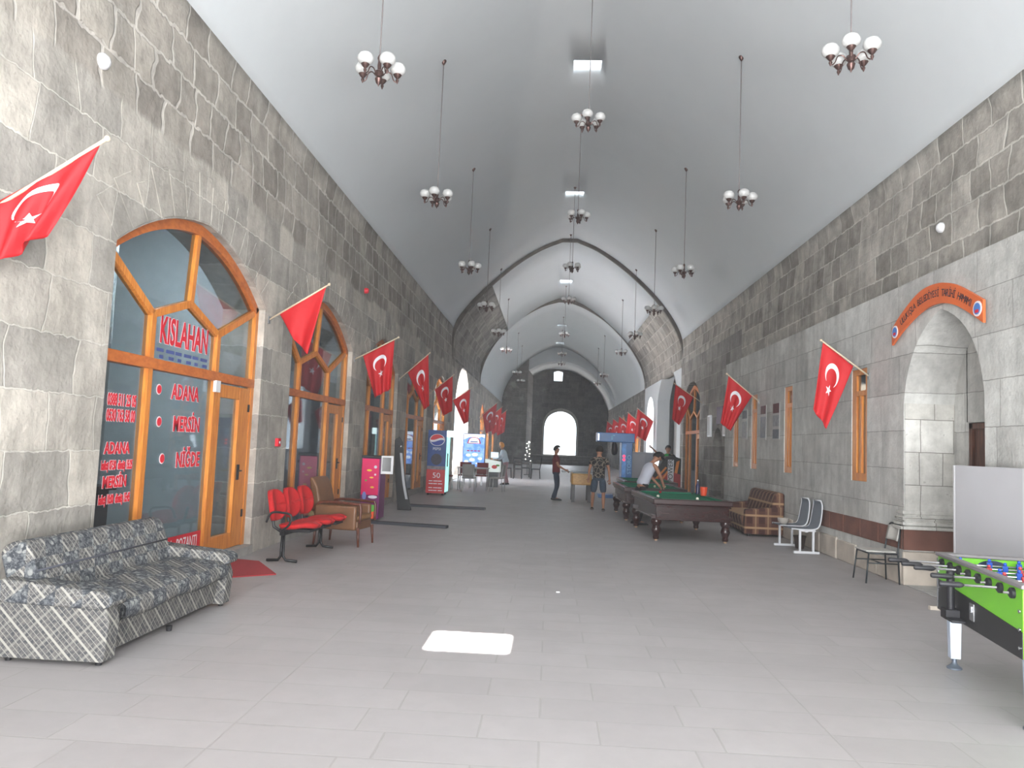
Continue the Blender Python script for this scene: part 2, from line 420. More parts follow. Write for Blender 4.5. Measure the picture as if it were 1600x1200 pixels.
# ------------------------------------------------------------------ the hall
XL, XR = -4.0, 5.05
Y0, Y1, Y2, Y3, Y4 = -3.0, 30.0, 42.0, 62.0, 69.0
def spline(pts, n=10):
    """smooth curve through the points"""
    out = []
    P = [2 * Vector(pts[0]) - Vector(pts[1])] + [Vector(p) for p in pts] + [2 * Vector(pts[-1]) - Vector(pts[-2])]
    for i in range(1, len(P) - 2):
        for k in range(n):
            t = k / n; a, b, c, d = P[i - 1], P[i], P[i + 1], P[i + 2]
            out.append(tuple(0.5 * ((2 * b) + (c - a) * t + (2 * a - 5 * b + 4 * c - d) * t * t + (3 * b - a - 3 * c + d) * t ** 3)))
    out.append(tuple(pts[-1])); return out
SKX0, SKX1 = 0.22, 0.82
def profile(left, right, apexx=0.52):
    """left: wall foot to apex side point at SKX0; right: SKX1 to wall foot; returns list and the index of the skylight strip"""
    a = spline(left, 6); b = spline(right, 6)
    return a + b, len(a) - 1
PR1, K1 = profile([(-4.0, 4.9), (-4.0, 6.15), (-3.5, 7.02), (-2.75, 7.85), (-1.6, 8.87), (-0.6, 9.52), (SKX0, 9.88)],
                  [(SKX1, 9.88), (1.7, 9.5), (2.75, 8.8), (3.85, 7.8), (4.6, 6.88), (5.05, 5.95), (5.05, 4.9)])
PR2, K2 = profile([(-4.0, 4.9), (-3.95, 5.98), (-3.44, 6.91), (-2.7, 7.76), (-1.57, 8.78), (-0.59, 9.43), (SKX0, 9.78)],
                  [(SKX1, 9.78), (1.67, 9.41), (2.73, 8.68), (3.8, 7.7), (4.56, 6.76), (5.02, 5.8), (5.12, 4.9)])
PR3, K3 = profile([(-4.0, 4.9), (-3.95, 5.5), (-3.67, 6.38), (-3.02, 7.45), (-1.92, 8.55), (-0.7, 9.3), (SKX0, 9.6)],
                  [(SKX1, 9.6), (1.8, 9.22), (3.0, 8.45), (4.12, 7.3), (4.82, 6.2), (5.08, 5.38), (5.12, 4.9)])
PR4, K4 = profile([(-4.0, 4.9), (-3.85, 5.6), (-3.4, 6.35), (-2.8, 7.0), (-1.9, 7.7), (-0.8, 8.28), (SKX0, 8.5)],
                  [(SKX1, 8.5), (1.8, 8.3), (2.8, 7.85), (3.8, 7.1), (4.6, 6.1), (4.95, 5.3), (5.1, 4.9)])
def loft(name, pr, ya, yb, i0, i1, m, skylights=(), thick=0.35, k=None, step=2.5):
    """barrel surface between ya and yb over profile samples i0..i1, skylight wells cut through"""
    ys = sorted(set([ya, yb] + [ya + j * step for j in range(1, int((yb - ya) / step))] + [v for s in skylights for v in s]))
    mb = MB(); n = i1 - i0 + 1
    vs = [(pr[i][0], y, pr[i][1]) for y in ys for i in range(i0, i1 + 1)]
    fs = []
    for j in range(len(ys) - 1):
        mid = (ys[j] + ys[j + 1]) / 2
        for i in range(n - 1):
            if k is not None and i + i0 == k and any(a < mid < b for a, b in skylights): continue
            fs.append((j * n + i, j * n + i + 1, (j + 1) * n + i + 1, (j + 1) * n + i))
    mb.add(vs, fs)
    o = mb.build(name, m, smooth=40, fix=False)
    q = o.modifiers.new('thickness', 'SOLIDIFY'); q.thickness = thick; q.offset = 1 if thick > 0 else -1
    return struct(o)
SKY1 = [(7.5, 8.1), (15.8, 16.42), (24.3, 24.95)]
SKY2 = [(37.2, 38.3)]
SKY3 = [(50.2, 51.0), (58.8, 59.8)]
N = len(PR1) - 1
def idx(pr, side, z):
    r = range(len(pr)) if side == 'L' else range(len(pr) - 1, -1, -1)
    for i in r:
        if pr[i][1] >= z: return i
a1, b1 = idx(PR1, 'L', 6.1), idx(PR1, 'R', 5.93)
loft('ceiling_vault_near', PR1, Y0, Y1, a1, b1, M_PLASTER, SKY1, -0.35, K1)
loft('wall_left_upper', PR1, Y0, Y1, 0, a1, M_LEFT, thick=-0.35)
loft('wall_right_upper', PR1, Y0, Y1, b1, N, M_RUP, thick=-0.35)
a2, b2 = idx(PR2, 'L', 7.9), idx(PR2, 'R', 7.3)
loft('ceiling_vault_crossing', PR2, Y1, Y2, a2, b2, M_PLASTER, SKY2, -0.35, K2)
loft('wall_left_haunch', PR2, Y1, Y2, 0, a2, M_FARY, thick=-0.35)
loft('wall_right_haunch', PR2, Y1, Y2, b2, N, M_RUP, thick=-0.35)
loft('ceiling_vault_far', PR3, Y2, Y3, 0, N, M_PLASTER, SKY3, -0.35, K3)
loft('ceiling_vault_end', PR4, Y3, Y4, 0, N, M_PLASTER, (), -0.35, K4)
def ring(name, pa, pb, y, d, m):
    """stone arch rib: the step between two vault sizes, d deep"""
    mb = MB(); n = len(pa)
    out = [(p[0] * 1.02 + 0.0, p[1] + 0.05) for p in pa]
    vs = [(p[0], y, p[1]) for p in out] + [(p[0], y, p[1]) for p in pb] + [(p[0], y + d, p[1]) for p in pb] + [(p[0], y + d, p[1]) for p in out]
    fs = []
    for i in range(n - 1):
        for r in range(3): fs.append((r * n + i, r * n + i + 1, (r + 1) * n + i + 1, (r + 1) * n + i))
    mb.add(vs, fs); return struct(mb.build(name, m, smooth=40))
def shrink(pr, d):
    out = []
    for i, p in enumerate(pr):
        a = Vector(pr[max(i - 1, 0)]); b = Vector(pr[min(i + 1, len(pr) - 1)])
        t = (b - a).normalized(); nrm = Vector((t.y, -t.x)); out.append((p[0] + nrm.x * d, p[1] + nrm.y * d))
    return out
M_RIB = mat('dark_arch_stone', (98, 92, 86), 0.9, noise=0.3, nscale=3, bump=0.6, bscale=8)
ring('trim_1', PR1, shrink(PR2, 0.02), Y1 - 0.02, 0.15, M_RIB)
ring('trim_2', PR2, shrink(PR3, 0.02), Y2 - 0.02, 0.15, M_RIB)
ring('trim_3', PR3, shrink(PR4, 0.02), Y3 - 0.02, 0.4, M_PLASTER)

# skylight covers: milk glass over every well but the nearest, which is open to the sun
for a, b in SKY1[1:] + SKY2 + SKY3:
    pr = PR1 if b < Y1 else (PR2 if b < Y2 else PR3); z = pr[K1][1] + 0.42
    fr = MB(); fr.b2((SKX0 - 0.12, a - 0.12, z), (SKX1 + 0.12, b + 0.12, z + 0.02))
    struct(fr.build('window_skylight', M_MILK))

def arch(y0, y1, zs, za, apex=None, n=10, bulge=0.13):
    """pointed opening outline from springing to springing (2D points, left to right)"""
    ym = apex if apex is not None else (y0 + y1) / 2
    L = []
    for k in range(n + 1):
        t = k / n; p = Vector((y0 + (ym - y0) * t, zs + (za - zs) * t)); d = Vector((ym - y0, za - zs)); nrm = Vector((-d.y, d.x))
        L.append(tuple(p + nrm * bulge * 4 * t * (1 - t)))
    for k in range(1, n + 1):
        t = k / n; p = Vector((ym + (y1 - ym) * t, za + (zs - za) * t)); d = Vector((y1 - ym, zs - za)); nrm = Vector((-d.y, d.x))
        L.append(tuple(p + nrm * bulge * 4 * t * (1 - t)))
    return L
def opening(y0, y1, zb, zs, za, apex=None, bulge=0.13):
    return [(y0, zb)] + arch(y0, y1, zs, za, apex, bulge=bulge) + [(y1, zb)]

# --- left wall with its shop openings
SHOPS = [(6.62, 10.26), (11.42, 14.95), (16.22, 19.58), (20.9, 24.35), (25.8, 29.2)]
FARL = [(43.2, 46.6), (47.8, 51.2), (52.4, 55.8)]
def shop_open(y0, y1): return opening(y0, y1, 0.02, 3.32, 3.98, (y0 + y1) / 2 - 0.02, 0.07)
PORTAL_L = opening(31.6, 37.0, 0.02, 3.4, 5.0)
holes = [shop_open(*s) for s in SHOPS] + [PORTAL_L] + [shop_open(*s) for s in FARL]
mb = MB(); mb.prism([(Y0, 0), (Y0, 4.92), (Y4, 4.92), (Y4, 0)], XL, XL - 0.6, 'X', holes)
struct(mb.build('wall_left', M_LEFT))

# wedge stones round the nearer shop arches
def voussoirs(y0, y1, name):
    ap = (y0 + y1) / 2 - 0.02; A = arch(y0, y1, 3.34, 4.0, ap, n=7, bulge=0.07); mb = MB(); n_ = len(A)
    for i in range(n_ - 1):
        a, b = Vector(A[i]), Vector(A[i + 1]); c = Vector((ap, 2.0)); h = 0.46 + 0.07 * math.sin(i * 2.3)
        na, nb = (a - c).normalized(), (b - c).normalized(); g_ = (b - a).normalized() * 0.009
        q = [a + g_, a + g_ + na * h, b - g_ + nb * h, b - g_]
        mb.prism([tuple(p) for p in q], XL + 0.008, XL - 0.05, 'X')
    struct(mb.build(name, M_LEFT, bevel=0.006))
for i, s_ in enumerate(SHOPS[:4]): voussoirs(s_[0], s_[1], 'trim_%d' % (9 + i))
# --- right wall: pale ashlar facing low down near the bath recess, rough masonry set back above and beyond
XF = 4.65; YF = 20.6
NICHE = opening(8.42, 10.3, 0.01, 2.35, 3.45, 9.33, 0.16)
WINS = [(11.47, 12.05), (14.95, 15.45), (17.45, 17.95), (19.15, 19.7)]
RDOOR = opening(26.2, 29.3, 0.02, 3.4, 4.1)
NICHE2 = opening(22.75, 23.95, 0.3, 1.95, 2.35)
mb = MB(); mb.prism([(Y0, 0), (Y0, 3.95), (YF, 3.95), (YF, 0)], XF, 5.3, 'X', [NICHE] + [[(a, 1.27), (a, 2.96), (b, 2.96), (b, 1.27)] for a, b in WINS])
struct(mb.build('wall_right', M_RIGHT))
mb = MB(); mb.prism([(Y0, 3.9), (Y0, 4.95), (YF, 4.95), (YF, 3.9)], XR, 5.5, 'X')
struct(mb.build('wall_right_middle', M_RUP))
mb = MB(); mb.prism([(YF, 0), (YF, 4.95), (Y1, 4.95), (Y1, 0)], XR, 5.5, 'X', [RDOOR, NICHE2])
struct(mb.build('wall_right_beyond', M_RFARW))
RFAR = [(43.6, 47.0), (48.2, 51.6), (52.8, 56.2)]
PORTAL_R = opening(31.3, 37.0, 0.02, 4.0, 5.35, bulge=0.1)
mb = MB(); mb.prism([(Y1, 0), (Y1, 5.6), (Y2, 5.6), (Y2, 0)], 5.12, 5.7, 'X', [PORTAL_R, opening(38.3, 41.0, 0.9, 3.6, 4.3)]); struct(mb.build('wall_right_crossing', M_PLASTER))
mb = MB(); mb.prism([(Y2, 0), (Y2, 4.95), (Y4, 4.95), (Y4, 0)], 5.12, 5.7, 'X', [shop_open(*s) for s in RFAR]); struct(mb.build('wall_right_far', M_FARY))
mb = MB(); mb.b2((5.95, 30.8, 0), (6.1, 37.5, 5.8)); mb.b2((5.7, 30.8, 0), (5.95, 30.95, 5.8)); mb.b2((5.7, 37.35, 0), (5.95, 37.5, 5.8)); mb.b2((5.7, 30.8, 5.7), (6.1, 37.5, 5.8)); struct(mb.build('wall_right_recess', mat('recess_plaster', (150, 150, 148), 0.9, noise=0.1, bump=0.3)))
mb = MB(); mb.b2((5.49, 22.3, 0), (5.65, 24.4, 2.9)); struct(mb.build('wall_niche_small', M_FARY))

# floor, entrance and end walls
mb = MB(); mb.b2((-8.2, 28.0, 0), (-7.9, 44.0, 6.5)); struct(mb.build('wall_courtyard', stone('cream_courtyard_stone', (206, 190, 168), (190, 172, 150), (168, 154, 136), 0.6, 0.3, 'Y', 0.01, 0.02, 0.15, 1.5, 0.3)))
mb = MB(); mb.b2((-9.5, Y0 - 4, -0.2), (8, Y4 + 6, 0)); struct(mb.build('floor', M_FLOOR))
mb = MB(); out = [(XL - 0.7, 0)] + [(XL - 0.7, 10.6), (5.8, 10.6), (5.8, 0)]
mb.prism(out, Y0, Y0 - 0.6, 'Y', [opening(-3.5, 4.5, 0.02, 5.4, 8.2)]); struct(mb.build('wall_back', M_FARX))
END_OPEN = opening(-0.66, 2.45, 0.78, 3.2, 4.85, 0.9, 0.22)
rw = [(0.16, 7.45), (0.94, 7.45), (0.96, 8.3), (0.55, 8.42), (0.14, 8.3)]
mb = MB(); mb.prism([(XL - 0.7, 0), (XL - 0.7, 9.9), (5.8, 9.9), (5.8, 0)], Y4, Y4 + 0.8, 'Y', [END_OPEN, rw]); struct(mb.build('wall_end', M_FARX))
# projecting stone block on the left before the end wall, and the steps under the far door
mb = MB(); mb.prism([(XL, 61.6), (-1.95, 61.6), (-1.7, Y4), (XL, Y4)], 0, 9.3, 'Z'); struct(mb.build('wall_projecting', M_FARX))
mb = MB()
for k in range(3): mb.b2((-1.69, 64.2 + k * 1.3, 0.0), (5.11, Y4 - 0.01, 0.24 * (k + 1)))
struct(mb.build('trim_4', M_FARX))
# pale stone lining of the far doorway
mb = MB(); o_ = opening(-0.66, 2.45, 0.78, 3.2, 4.85, 0.9, 0.22); i_ = [(x * 0.93 + 0.06, 0.78 + (z - 0.78) * 0.96) for x, z in o_]
mb.prism([(x * 1.04 - 0.03, 0.7 + (z - 0.7) * 1.03) for x, z in o_], Y4 - 0.08, Y4 + 0.02, 'Y', [i_]); struct(mb.build('trim_5', mat('pale_door_stone', (176, 172, 166), 0.9, noise=0.15, bump=0.3)))

# niche of the bath: jambs, back wall with its old door
NI = thing('bath_niche_door', 'dark wooden door at the back of the tall arched stone recess', 'door', (5.31, 9.4, 0))
mb = MB(); mb.b2((5.42, 7.9, 0), (5.7, 11.0, 4.0)); mb.b2((5.3, 9.98, 0), (5.42, 10.9, 3.9)); mb.b2((5.3, 7.9, 0), (5.42, 8.98, 3.9)); mb.b2((5.3, 8.9, 2.12), (5.42, 10.0, 3.9)); struct(mb.build('wall_niche_back', M_RIGHT))
mb = MB(); mb.prism([(4.66, 0), (4.66, 2.36), (5.29, 2.36), (5.29, 0)], 10.285, 10.3, 'Y'); struct(mb.build('wall_niche_jamb', M_JAMB))
mb = MB(); mb.b2((0.03, -0.36, 0), (0.09, 0.50, 2.04)); mb.build('door_leaf', M_DOORW, NI)
mb = MB(); mb.b2((0.0, 0.50, 0), (0.10, 0.57, 2.11)); mb.b2((0.0, -0.41, 0), (0.10, -0.36, 2.11)); mb.b2((0.0, -0.41, 2.04), (0.10, 0.57, 2.11)); mb.build('door_frame', M_DOORW, NI)
mb = MB(); mb.ball((0.0, 0.42, 1.0), 0.03); mb.build('door_handle', STEEL, NI, True)
# brown stone course and mouldings along the right wall
M_BROWNS = mat('brown_stone', (112, 74, 62), 0.85, noise=0.25, nscale=3, bump=0.4, bscale=10)
M_PALES = mat('pale_rough_stone', (186, 176, 164), 0.92, noise=0.15, nscale=4, bump=0.7, bscale=7)
mb = MB(); yy = 10.32
for wd in (0.72, 0.62, 0.66, 0.58, 0.55):
    mb.b2((4.635, yy + 0.012, 0.45), (4.66, yy + wd - 0.012, 0.72)); yy += wd
mb.b2((4.635, 10.26, 0.45), (5.29, 10.30, 0.72)); mb.b2((4.635, 7.2, 0.45), (4.66, 8.40, 0.72))
struct(mb.build('trim_6', M_BROWNS, bevel=0.008))
mb = MB()
for k in range(9):
    y = 10.32 + k * 0.75; mb.b2((4.61 + 0.02 * random.random(), y, 0.0), (4.66, y + 0.73, 0.25 + 0.18 * random.random()))
mb.b2((4.62, 10.24, 0), (5.29, 10.30, 0.43)); mb.b2((4.62, 7.2, 0), (4.66, 8.40, 0.43))
struct(mb.build('trim_7', M_PALES, bevel=0.02))
mb = MB()
for z, d in ((0.735, 0.06), (0.79, 0.045), (0.86, 0.03), (0.93, 0.015)):
    mb.b2((4.63, 10.29 - d, z - 0.022), (5.29, 10.30, z + 0.022)); mb.b2((4.65 - d, 10.29 - d, z - 0.022), (4.66, 10.5, z + 0.022))
struct(mb.build('trim_8', M_JAMB, bevel=0.01))

# rooms behind the shop fronts
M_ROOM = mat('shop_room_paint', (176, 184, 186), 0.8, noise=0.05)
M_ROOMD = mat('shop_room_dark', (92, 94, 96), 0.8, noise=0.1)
for i, (a, b) in enumerate(SHOPS[:4]):
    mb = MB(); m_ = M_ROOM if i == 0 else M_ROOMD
    L_ = thing('room_fill_light', 'added unseen strip light brightening the room of the %s shop on the left' % ('nearest', 'second', 'third', 'fourth')[i], 'lamp', (-4.95 if i == 0 else -5.3, (a + b) / 2, 4.5)); g_ = MB(); g_.b2((-0.5, -0.1, 0.0), (0.5, 0.1, 0.1)); g_.build('lamp_body', WHITEP, L_); g_ = MB(); g_.b2((-0.48, -0.08, -0.03), (0.48, 0.08, 0.0)); g_.build('diffuser', mat('room_fill_glow_%d' % (i > 0), (240, 245, 250), 0.4, noise=0.01, emit=((235, 243, 250), 300 if i == 0 else 60)), L_)  # added lights, out of sight above the arches, to brighten the rooms
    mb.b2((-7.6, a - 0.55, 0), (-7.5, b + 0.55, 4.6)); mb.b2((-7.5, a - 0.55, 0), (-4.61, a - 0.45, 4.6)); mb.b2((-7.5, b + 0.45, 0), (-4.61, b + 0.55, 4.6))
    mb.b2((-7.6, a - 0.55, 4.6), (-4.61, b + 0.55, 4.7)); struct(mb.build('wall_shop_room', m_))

# ------------------------------------------------------------------ shop fronts
def shopfront(y0, y1, label, detail=True, m1=None, m2=None, trz=2.29, door=True):
    t = thing('shopfront', label, 'shop front', (XL, y0, 0)); W = y1 - y0
    m1 = m1 or W * 0.235; m2 = m2 or W * 0.68; ap = W / 2 - 0.02
    x = -0.14; fw = 0.085
    outl = opening(0.0, W, 0.0, 3.32, 3.98, ap); 
    inn = opening(fw, W - fw, -0.01, 3.27, 3.86, ap)
    fr = MB(); fr.prism(arch(0, W, 3.32, 3.98, ap, bulge=0.07) + arch(fw, W - fw, 3.25, 3.86, ap, bulge=0.07)[::-1], x - 0.05, x + 0.05, 'X'); fr.build('arch_frame', M_WOOD_D, t)
    fr = MB(); fr.b2((x - 0.05, 0.0, 0), (x + 0.05, fw, 3.34)); fr.build('side_post', M_WOOD, t)
    fr = MB(); fr.b2((x - 0.05, W - fw, 0), (x + 0.05, W, 3.34)); fr.build('side_post', M_WOOD, t)
    g = MB(); g.b2((x - 0.055, 0.02, trz - 0.055), (x + 0.06, W - 0.02, trz + 0.055)); g.build('transom', M_WOOD_D, t)
    hz, hm = 2.80, 3.05; hx = (m1 + m2) / 2 + 0.02
    for p in ((m1, 0.05, m1, hz), (m2, 0.05, m2, hz)):
        g = MB(); g.b2((x - 0.04, p[0] - 0.043, p[1]), (x + 0.045, p[0] + 0.043, p[3])); g.build('mullion', M_WOOD, t)
    def bar(p, q):
        g = MB(); g.bar((x, p[0], p[1]), (x, q[0], q[1]), 0.075, 0.08); g.build('glazing_bar', M_WOOD, t)
    bar((m1, hz), (hx, hm)); bar((hx, hm), (m2, hz)); bar((0.05, 3.28), (m1, hz)); bar((m2, hz), (W - 0.05, 3.28)); bar((hx, hm), (ap, 3.92))
    g = MB(); g.prism(opening(0.05, W - 0.05, 0.05, 3.28, 3.9, ap, 0.07), x - 0.008, x - 0.002, 'X'); g.build('glass', M_GLASS, t)
    g = MB(); g.b2((-0.3, -0.0, 0), (0.04, W, 0.12)); g.build('threshold', mat('threshold_stone', (150, 147, 142), 0.9, noise=0.15, bump=0.3), t)
    if door:
        d = MB(); dy0, dy1 = m2 + 0.06, W - fw - 0.01
        d.b2((x - 0.03, dy0, 0.13), (x + 0.04, dy0 + 0.09, trz - 0.08)); d.b2((x - 0.03, dy1 - 0.34, 0.13), (x + 0.04, dy1, trz - 0.08))
        d.b2((x - 0.03, dy0 + 0.09, 0.13), (x + 0.038, dy1 - 0.34, 0.32)); d.b2((x - 0.03, dy0 + 0.09, trz - 0.24), (x + 0.038, dy1 - 0.34, trz - 0.08))
        do = d.build('door', M_WOOD, t)
        h = MB(); h.b2((x + 0.045, dy1 - 0.3, 1.0), (x + 0.06, dy1 - 0.24, 1.2)); h.tube([(x + 0.055, dy1 - 0.27, 1.12), (x + 0.10, dy1 - 0.27, 1.12), (x + 0.10, dy1 - 0.38, 1.12)], 0.01); h.build('door_handle', BLACKM, do)
        if detail:
            for z in (0.5, 1.9):
                h = MB(); h.b2((x + 0.042, dy1 - 0.06, z), (x + 0.055, dy1 - 0.02, z + 0.1)); h.build('hinge', BLACKM, do)
    else:
        d = MB(); d.b2((x - 0.04, m1, 0.05), (x + 0.04, m2, 0.35)); d.build('kick_panel', M_WOOD, t)
    return t
s1 = shopfront(6.62, 10.26, 'nearest arched pine shop front with red lettering on its glass', True, 0.93, 2.47)
s2 = shopfront(11.42, 14.95, 'arched pine shop front behind the red seats and tan armchair', True, 0.75, 2.37)
s3 = shopfront(16.22, 19.58, 'arched pine shop front behind the pink machine with the screen')
s4 = shopfront(20.9, 24.35, 'arched pine shop front beside the blue and red drinks cooler')
s5 = shopfront(25.8, 29.2, 'arched shop front with bright daylight behind it, just before the portal')
for s, tx in zip(FARL, ('brightest', 'middle', 'farthest')):
    shopfront(s[0], s[1], tx + ' of the three distant shop fronts on the left beyond the portal', False)
for s, tx in zip(RFAR, ('nearest', 'middle', 'farthest')):
    o = shopfront(s[0], s[1], tx + ' of the three bright distant shop fronts on the right', False)
    o.location = (5.12, s[1], 0); o.rotation_euler = (0, 0, PI)
o = shopfront(26.2, 29.3, 'arched pine door front on the right wall behind the pool tables', False); o.location = (5.05, 29.3, 0); o.rotation_euler = (0, 0, PI)
mb = MB(); mb.b2((5.5, 25.7, 0), (7.5, 25.8, 4.5)); mb.b2((5.5, 29.6, 0), (7.5, 29.7, 4.5)); mb.b2((7.4, 25.8, 0), (7.5, 29.6, 4.5)); mb.b2((5.5, 25.8, 4.4), (7.4, 29.6, 4.5))
struct(mb.build('wall_side_room', M_ROOM))

# lettering on the first shop
LR = (PI / 2, 0, PI / 2)   # text reading toward +Y, facing +X
def vinyl(s, size, y, z, sx=1.0, ring=0.009, parent=s1, inv=False, x=-0.132):
    text(s, size, REDINK if not inv else WHITEINK, parent, (x + 0.004, y, z), LR, 'lettering', sx, 0.0015, ring * 0.7)
    if not inv: text(s, size, WHITEINK, parent, (x, y, z), LR, 'letter_outline', sx, 0.001, ring * 1.25)
vinyl('KISLAHAN', 0.40, 1.68, 2.66, 0.60, 0.012)
M_BLUEV = mat('blue_vinyl', (70, 84, 140), 0.5, noise=0.05)
for z, a_ in ((2.455, 0.0), (2.385, 0.06)):   # two lines of print too small to read
    for k in range(6):
        g = MB(); g.b2((-0.132, 1.08 + k * 0.2 + a_, z - 0.018), (-0.129, 1.22 + k * 0.2 + 0.03 * (k % 2), z + 0.018)); g.build('small_print', M_BLUEV, s1)
vinyl('ADANA', 0.23, 1.78, 2.03, 0.78); vinyl('MERSİN', 0.23, 1.86, 1.68, 0.78); vinyl('NİĞDE', 0.23, 1.95, 1.28, 0.78)
for y, z in ((1.19, 2.04), (1.24, 1.70), (1.36, 1.31)):
    g = MB(); g.lathe([(0.045, 0), (0.045, 0.003)], (-0.128, y, z), 16, 'X'); g.build('bullet_dot', REDINK, s1)
    g = MB(); g.lathe([(0.058, 0), (0.058, 0.002)], (-0.132, y, z), 16, 'X'); g.build('bullet_outline', WHITEINK, s1)
vinyl('0388 511 25 05', 0.155, 0.52, 1.88, 0.50, 0.007); vinyl('0530 763 58 00', 0.155, 0.52, 1.73, 0.50, 0.007)
vinyl('ADANA', 0.15, 0.50, 1.42, 0.80, 0.007); vinyl('kalkış 07:30  dönüş 15:25', 0.12, 0.52, 1.26, 0.42, 0.006)
vinyl('MERSİN', 0.15, 0.50, 1.10, 0.76, 0.007); vinyl('kalkış 10:00  dönüş 15:45', 0.12, 0.52, 0.94, 0.42, 0.006)
g = MB(); g.b2((-0.132, 1.05, 0.06), (-0.128, 2.40, 0.44)); g.build('red_poster', REDINK, s1)
text('ÇİFTEHAN - POZANTI', 0.19, WHITEINK, s1, (-0.126, 1.72, 0.33), LR, 'lettering', 0.62, 0.001)
g = MB(); g.b2((-0.10, 2.40, 2.10), (-0.06, 2.52, 2.24)); g.build('door_closer', WHITEP, s1)

# things inside the first shop
mb = MB(); mb.b2((-5.35, 6.1, 1.0), (-5.25, 8.75, 4.58)); mb.b2((-5.35, 6.1, 0), (-5.25, 6.5, 1.0)); struct(mb.build('wall_shop_partition', M_ROOM))
t = thing('counter_desk', 'dark counter desk seen through the glass of the nearest shop', 'desk', (-4.95, 7.2, 0))
g = MB(); g.b2((-0.28, -0.5, 0.95), (0.28, 0.9, 1.0)); g.build('desk_top', BLACKP, t)
g = MB(); g.b2((-0.26, -0.46, 0), (0.22, 0.86, 0.95)); g.build('desk_body', mat('dark_desk', (44, 44, 48), 0.5, noise=0.1), t)
# ------------------------------------------------------------------ right wall windows
def slit_window(a, b, label):
    t = thing('slit_window', label, 'window', (4.65, a, 1.27)); W = b - a
    g = MB(); x = 0.015
    for lo, hi in (((0, 0), (0.09, 1.69)), ((W - 0.16, 0), (W, 1.69)), ((0.09, 0), (W - 0.16, 0.12)), ((0.09, 1.28), (W - 0.16, 1.36)), ((0.09, 1.6), (W - 0.16, 1.69)), ((W * 0.40, 0.12), (W * 0.54, 1.28))):
        g.b2((x, lo[0], lo[1]), (x + 0.07, hi[0], hi[1]))
    g.build('window_frame', M_WOOD, t, bevel=0.004)
    g = MB(); g.b2((x + 0.03, 0.02, 0.02), (x + 0.038, W - 0.02, 1.67)); g.build('glass', M_GLASS, t)
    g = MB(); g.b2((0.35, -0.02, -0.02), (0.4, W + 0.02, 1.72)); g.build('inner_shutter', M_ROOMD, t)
    return t
lb = ['pine slit window nearest the arched stone recess, behind the largest right flag', 'pine slit window above the white double seat', 'pine slit window above the plaid sofa', 'farthest pine slit window, over the second pool table']
for (a, b), l_ in zip(WINS, lb): slit_window(a, b, l_)

# arched sign over the recess
M_SIGN = mat('orange_sign', (206, 98, 44), 0.5, noise=0.12, nscale=1.5)
sg = thing('arched_sign', 'orange arched banner sign over the tall stone recess', 'sign', (4.63, 9.4, 3.2))
def sign_top(y):  # outline measured along the wall
    return None
up_ = spline([(1.14, 0.19), (0.82, 0.37), (0.37, 0.54), (-0.05, 0.56), (-0.42, 0.48), (-0.75, 0.33), (-1.05, 0.17)], 5)
dn_ = spline([(1.14, -0.04), (0.82, 0.12), (0.37, 0.27), (-0.03, 0.31), (-0.42, 0.24), (-0.75, 0.09), (-1.05, -0.08)], 5)
g = MB(); g.prism(up_ + dn_[::-1], 0.0, -0.03, 'X'); g.build('sign_panel', M_SIGN, sg)
msg = 'ULUKIŞLA BELEDİYESİ TARİHİ HAMAMI'
path = [((u[0] + d[0]) / 2, (u[1] + d[1]) / 2) for u, d in zip(up_, dn_)]
L = [0]
for i in range(1, len(path)): L.append(L[-1] + math.dist(path[i], path[i - 1]))
def at_len(s):
    for i in range(1, len(path)):
        if s <= L[i] or i == len(path) - 1:
            t_ = (s - L[i - 1]) / (L[i] - L[i - 1]); p = [path[i - 1][k] + (path[i][k] - path[i - 1][k]) * t_ for k in (0, 1)]
            return p, math.atan2(path[i][1] - path[i - 1][1], -(path[i][0] - path[i - 1][0]))
tot = L[-1]
M_DKINK = mat('dark_ink', (38, 34, 48), 0.6, noise=0.05)
for i, ch in enumerate(msg):
    if ch == ' ': continue
    (py, pz), an = at_len(0.22 * tot / 2.4 + 0.12 + (tot - 0.60) * i / (len(msg) - 1))
    o = text(ch, 0.125, M_DKINK, sg, (-0.033, py, pz), (PI / 2, 0, -PI / 2), 'letter', 0.85, 0.001)
    o.rotation_euler = (Matrix.Rotation(-PI / 2, 3, 'Z') @ Matrix.Rotation(PI / 2, 3, 'X') @ Matrix.Rotation(an, 3, 'Z')).to_euler()
for y, z in ((1.04, 0.13), (-0.95, 0.09)):
    g = MB(); g.lathe([(0.085, 0), (0.085, -0.006)], (-0.03, y, z), 20, 'X'); e = g.build('emblem', WHITEINK, sg)
    g = MB(); g.lathe([(0.064, 0), (0.064, -0.003)], (-0.037, y, z), 20, 'X'); g.build('emblem_center', mat('emblem_blue', (70, 120, 190), 0.5, noise=0.1), e)
    g = MB(); g.b2((-0.042, y - 0.035, z - 0.045), (-0.04, y + 0.035, z - 0.01)); g.build('emblem_band', REDINK, e)

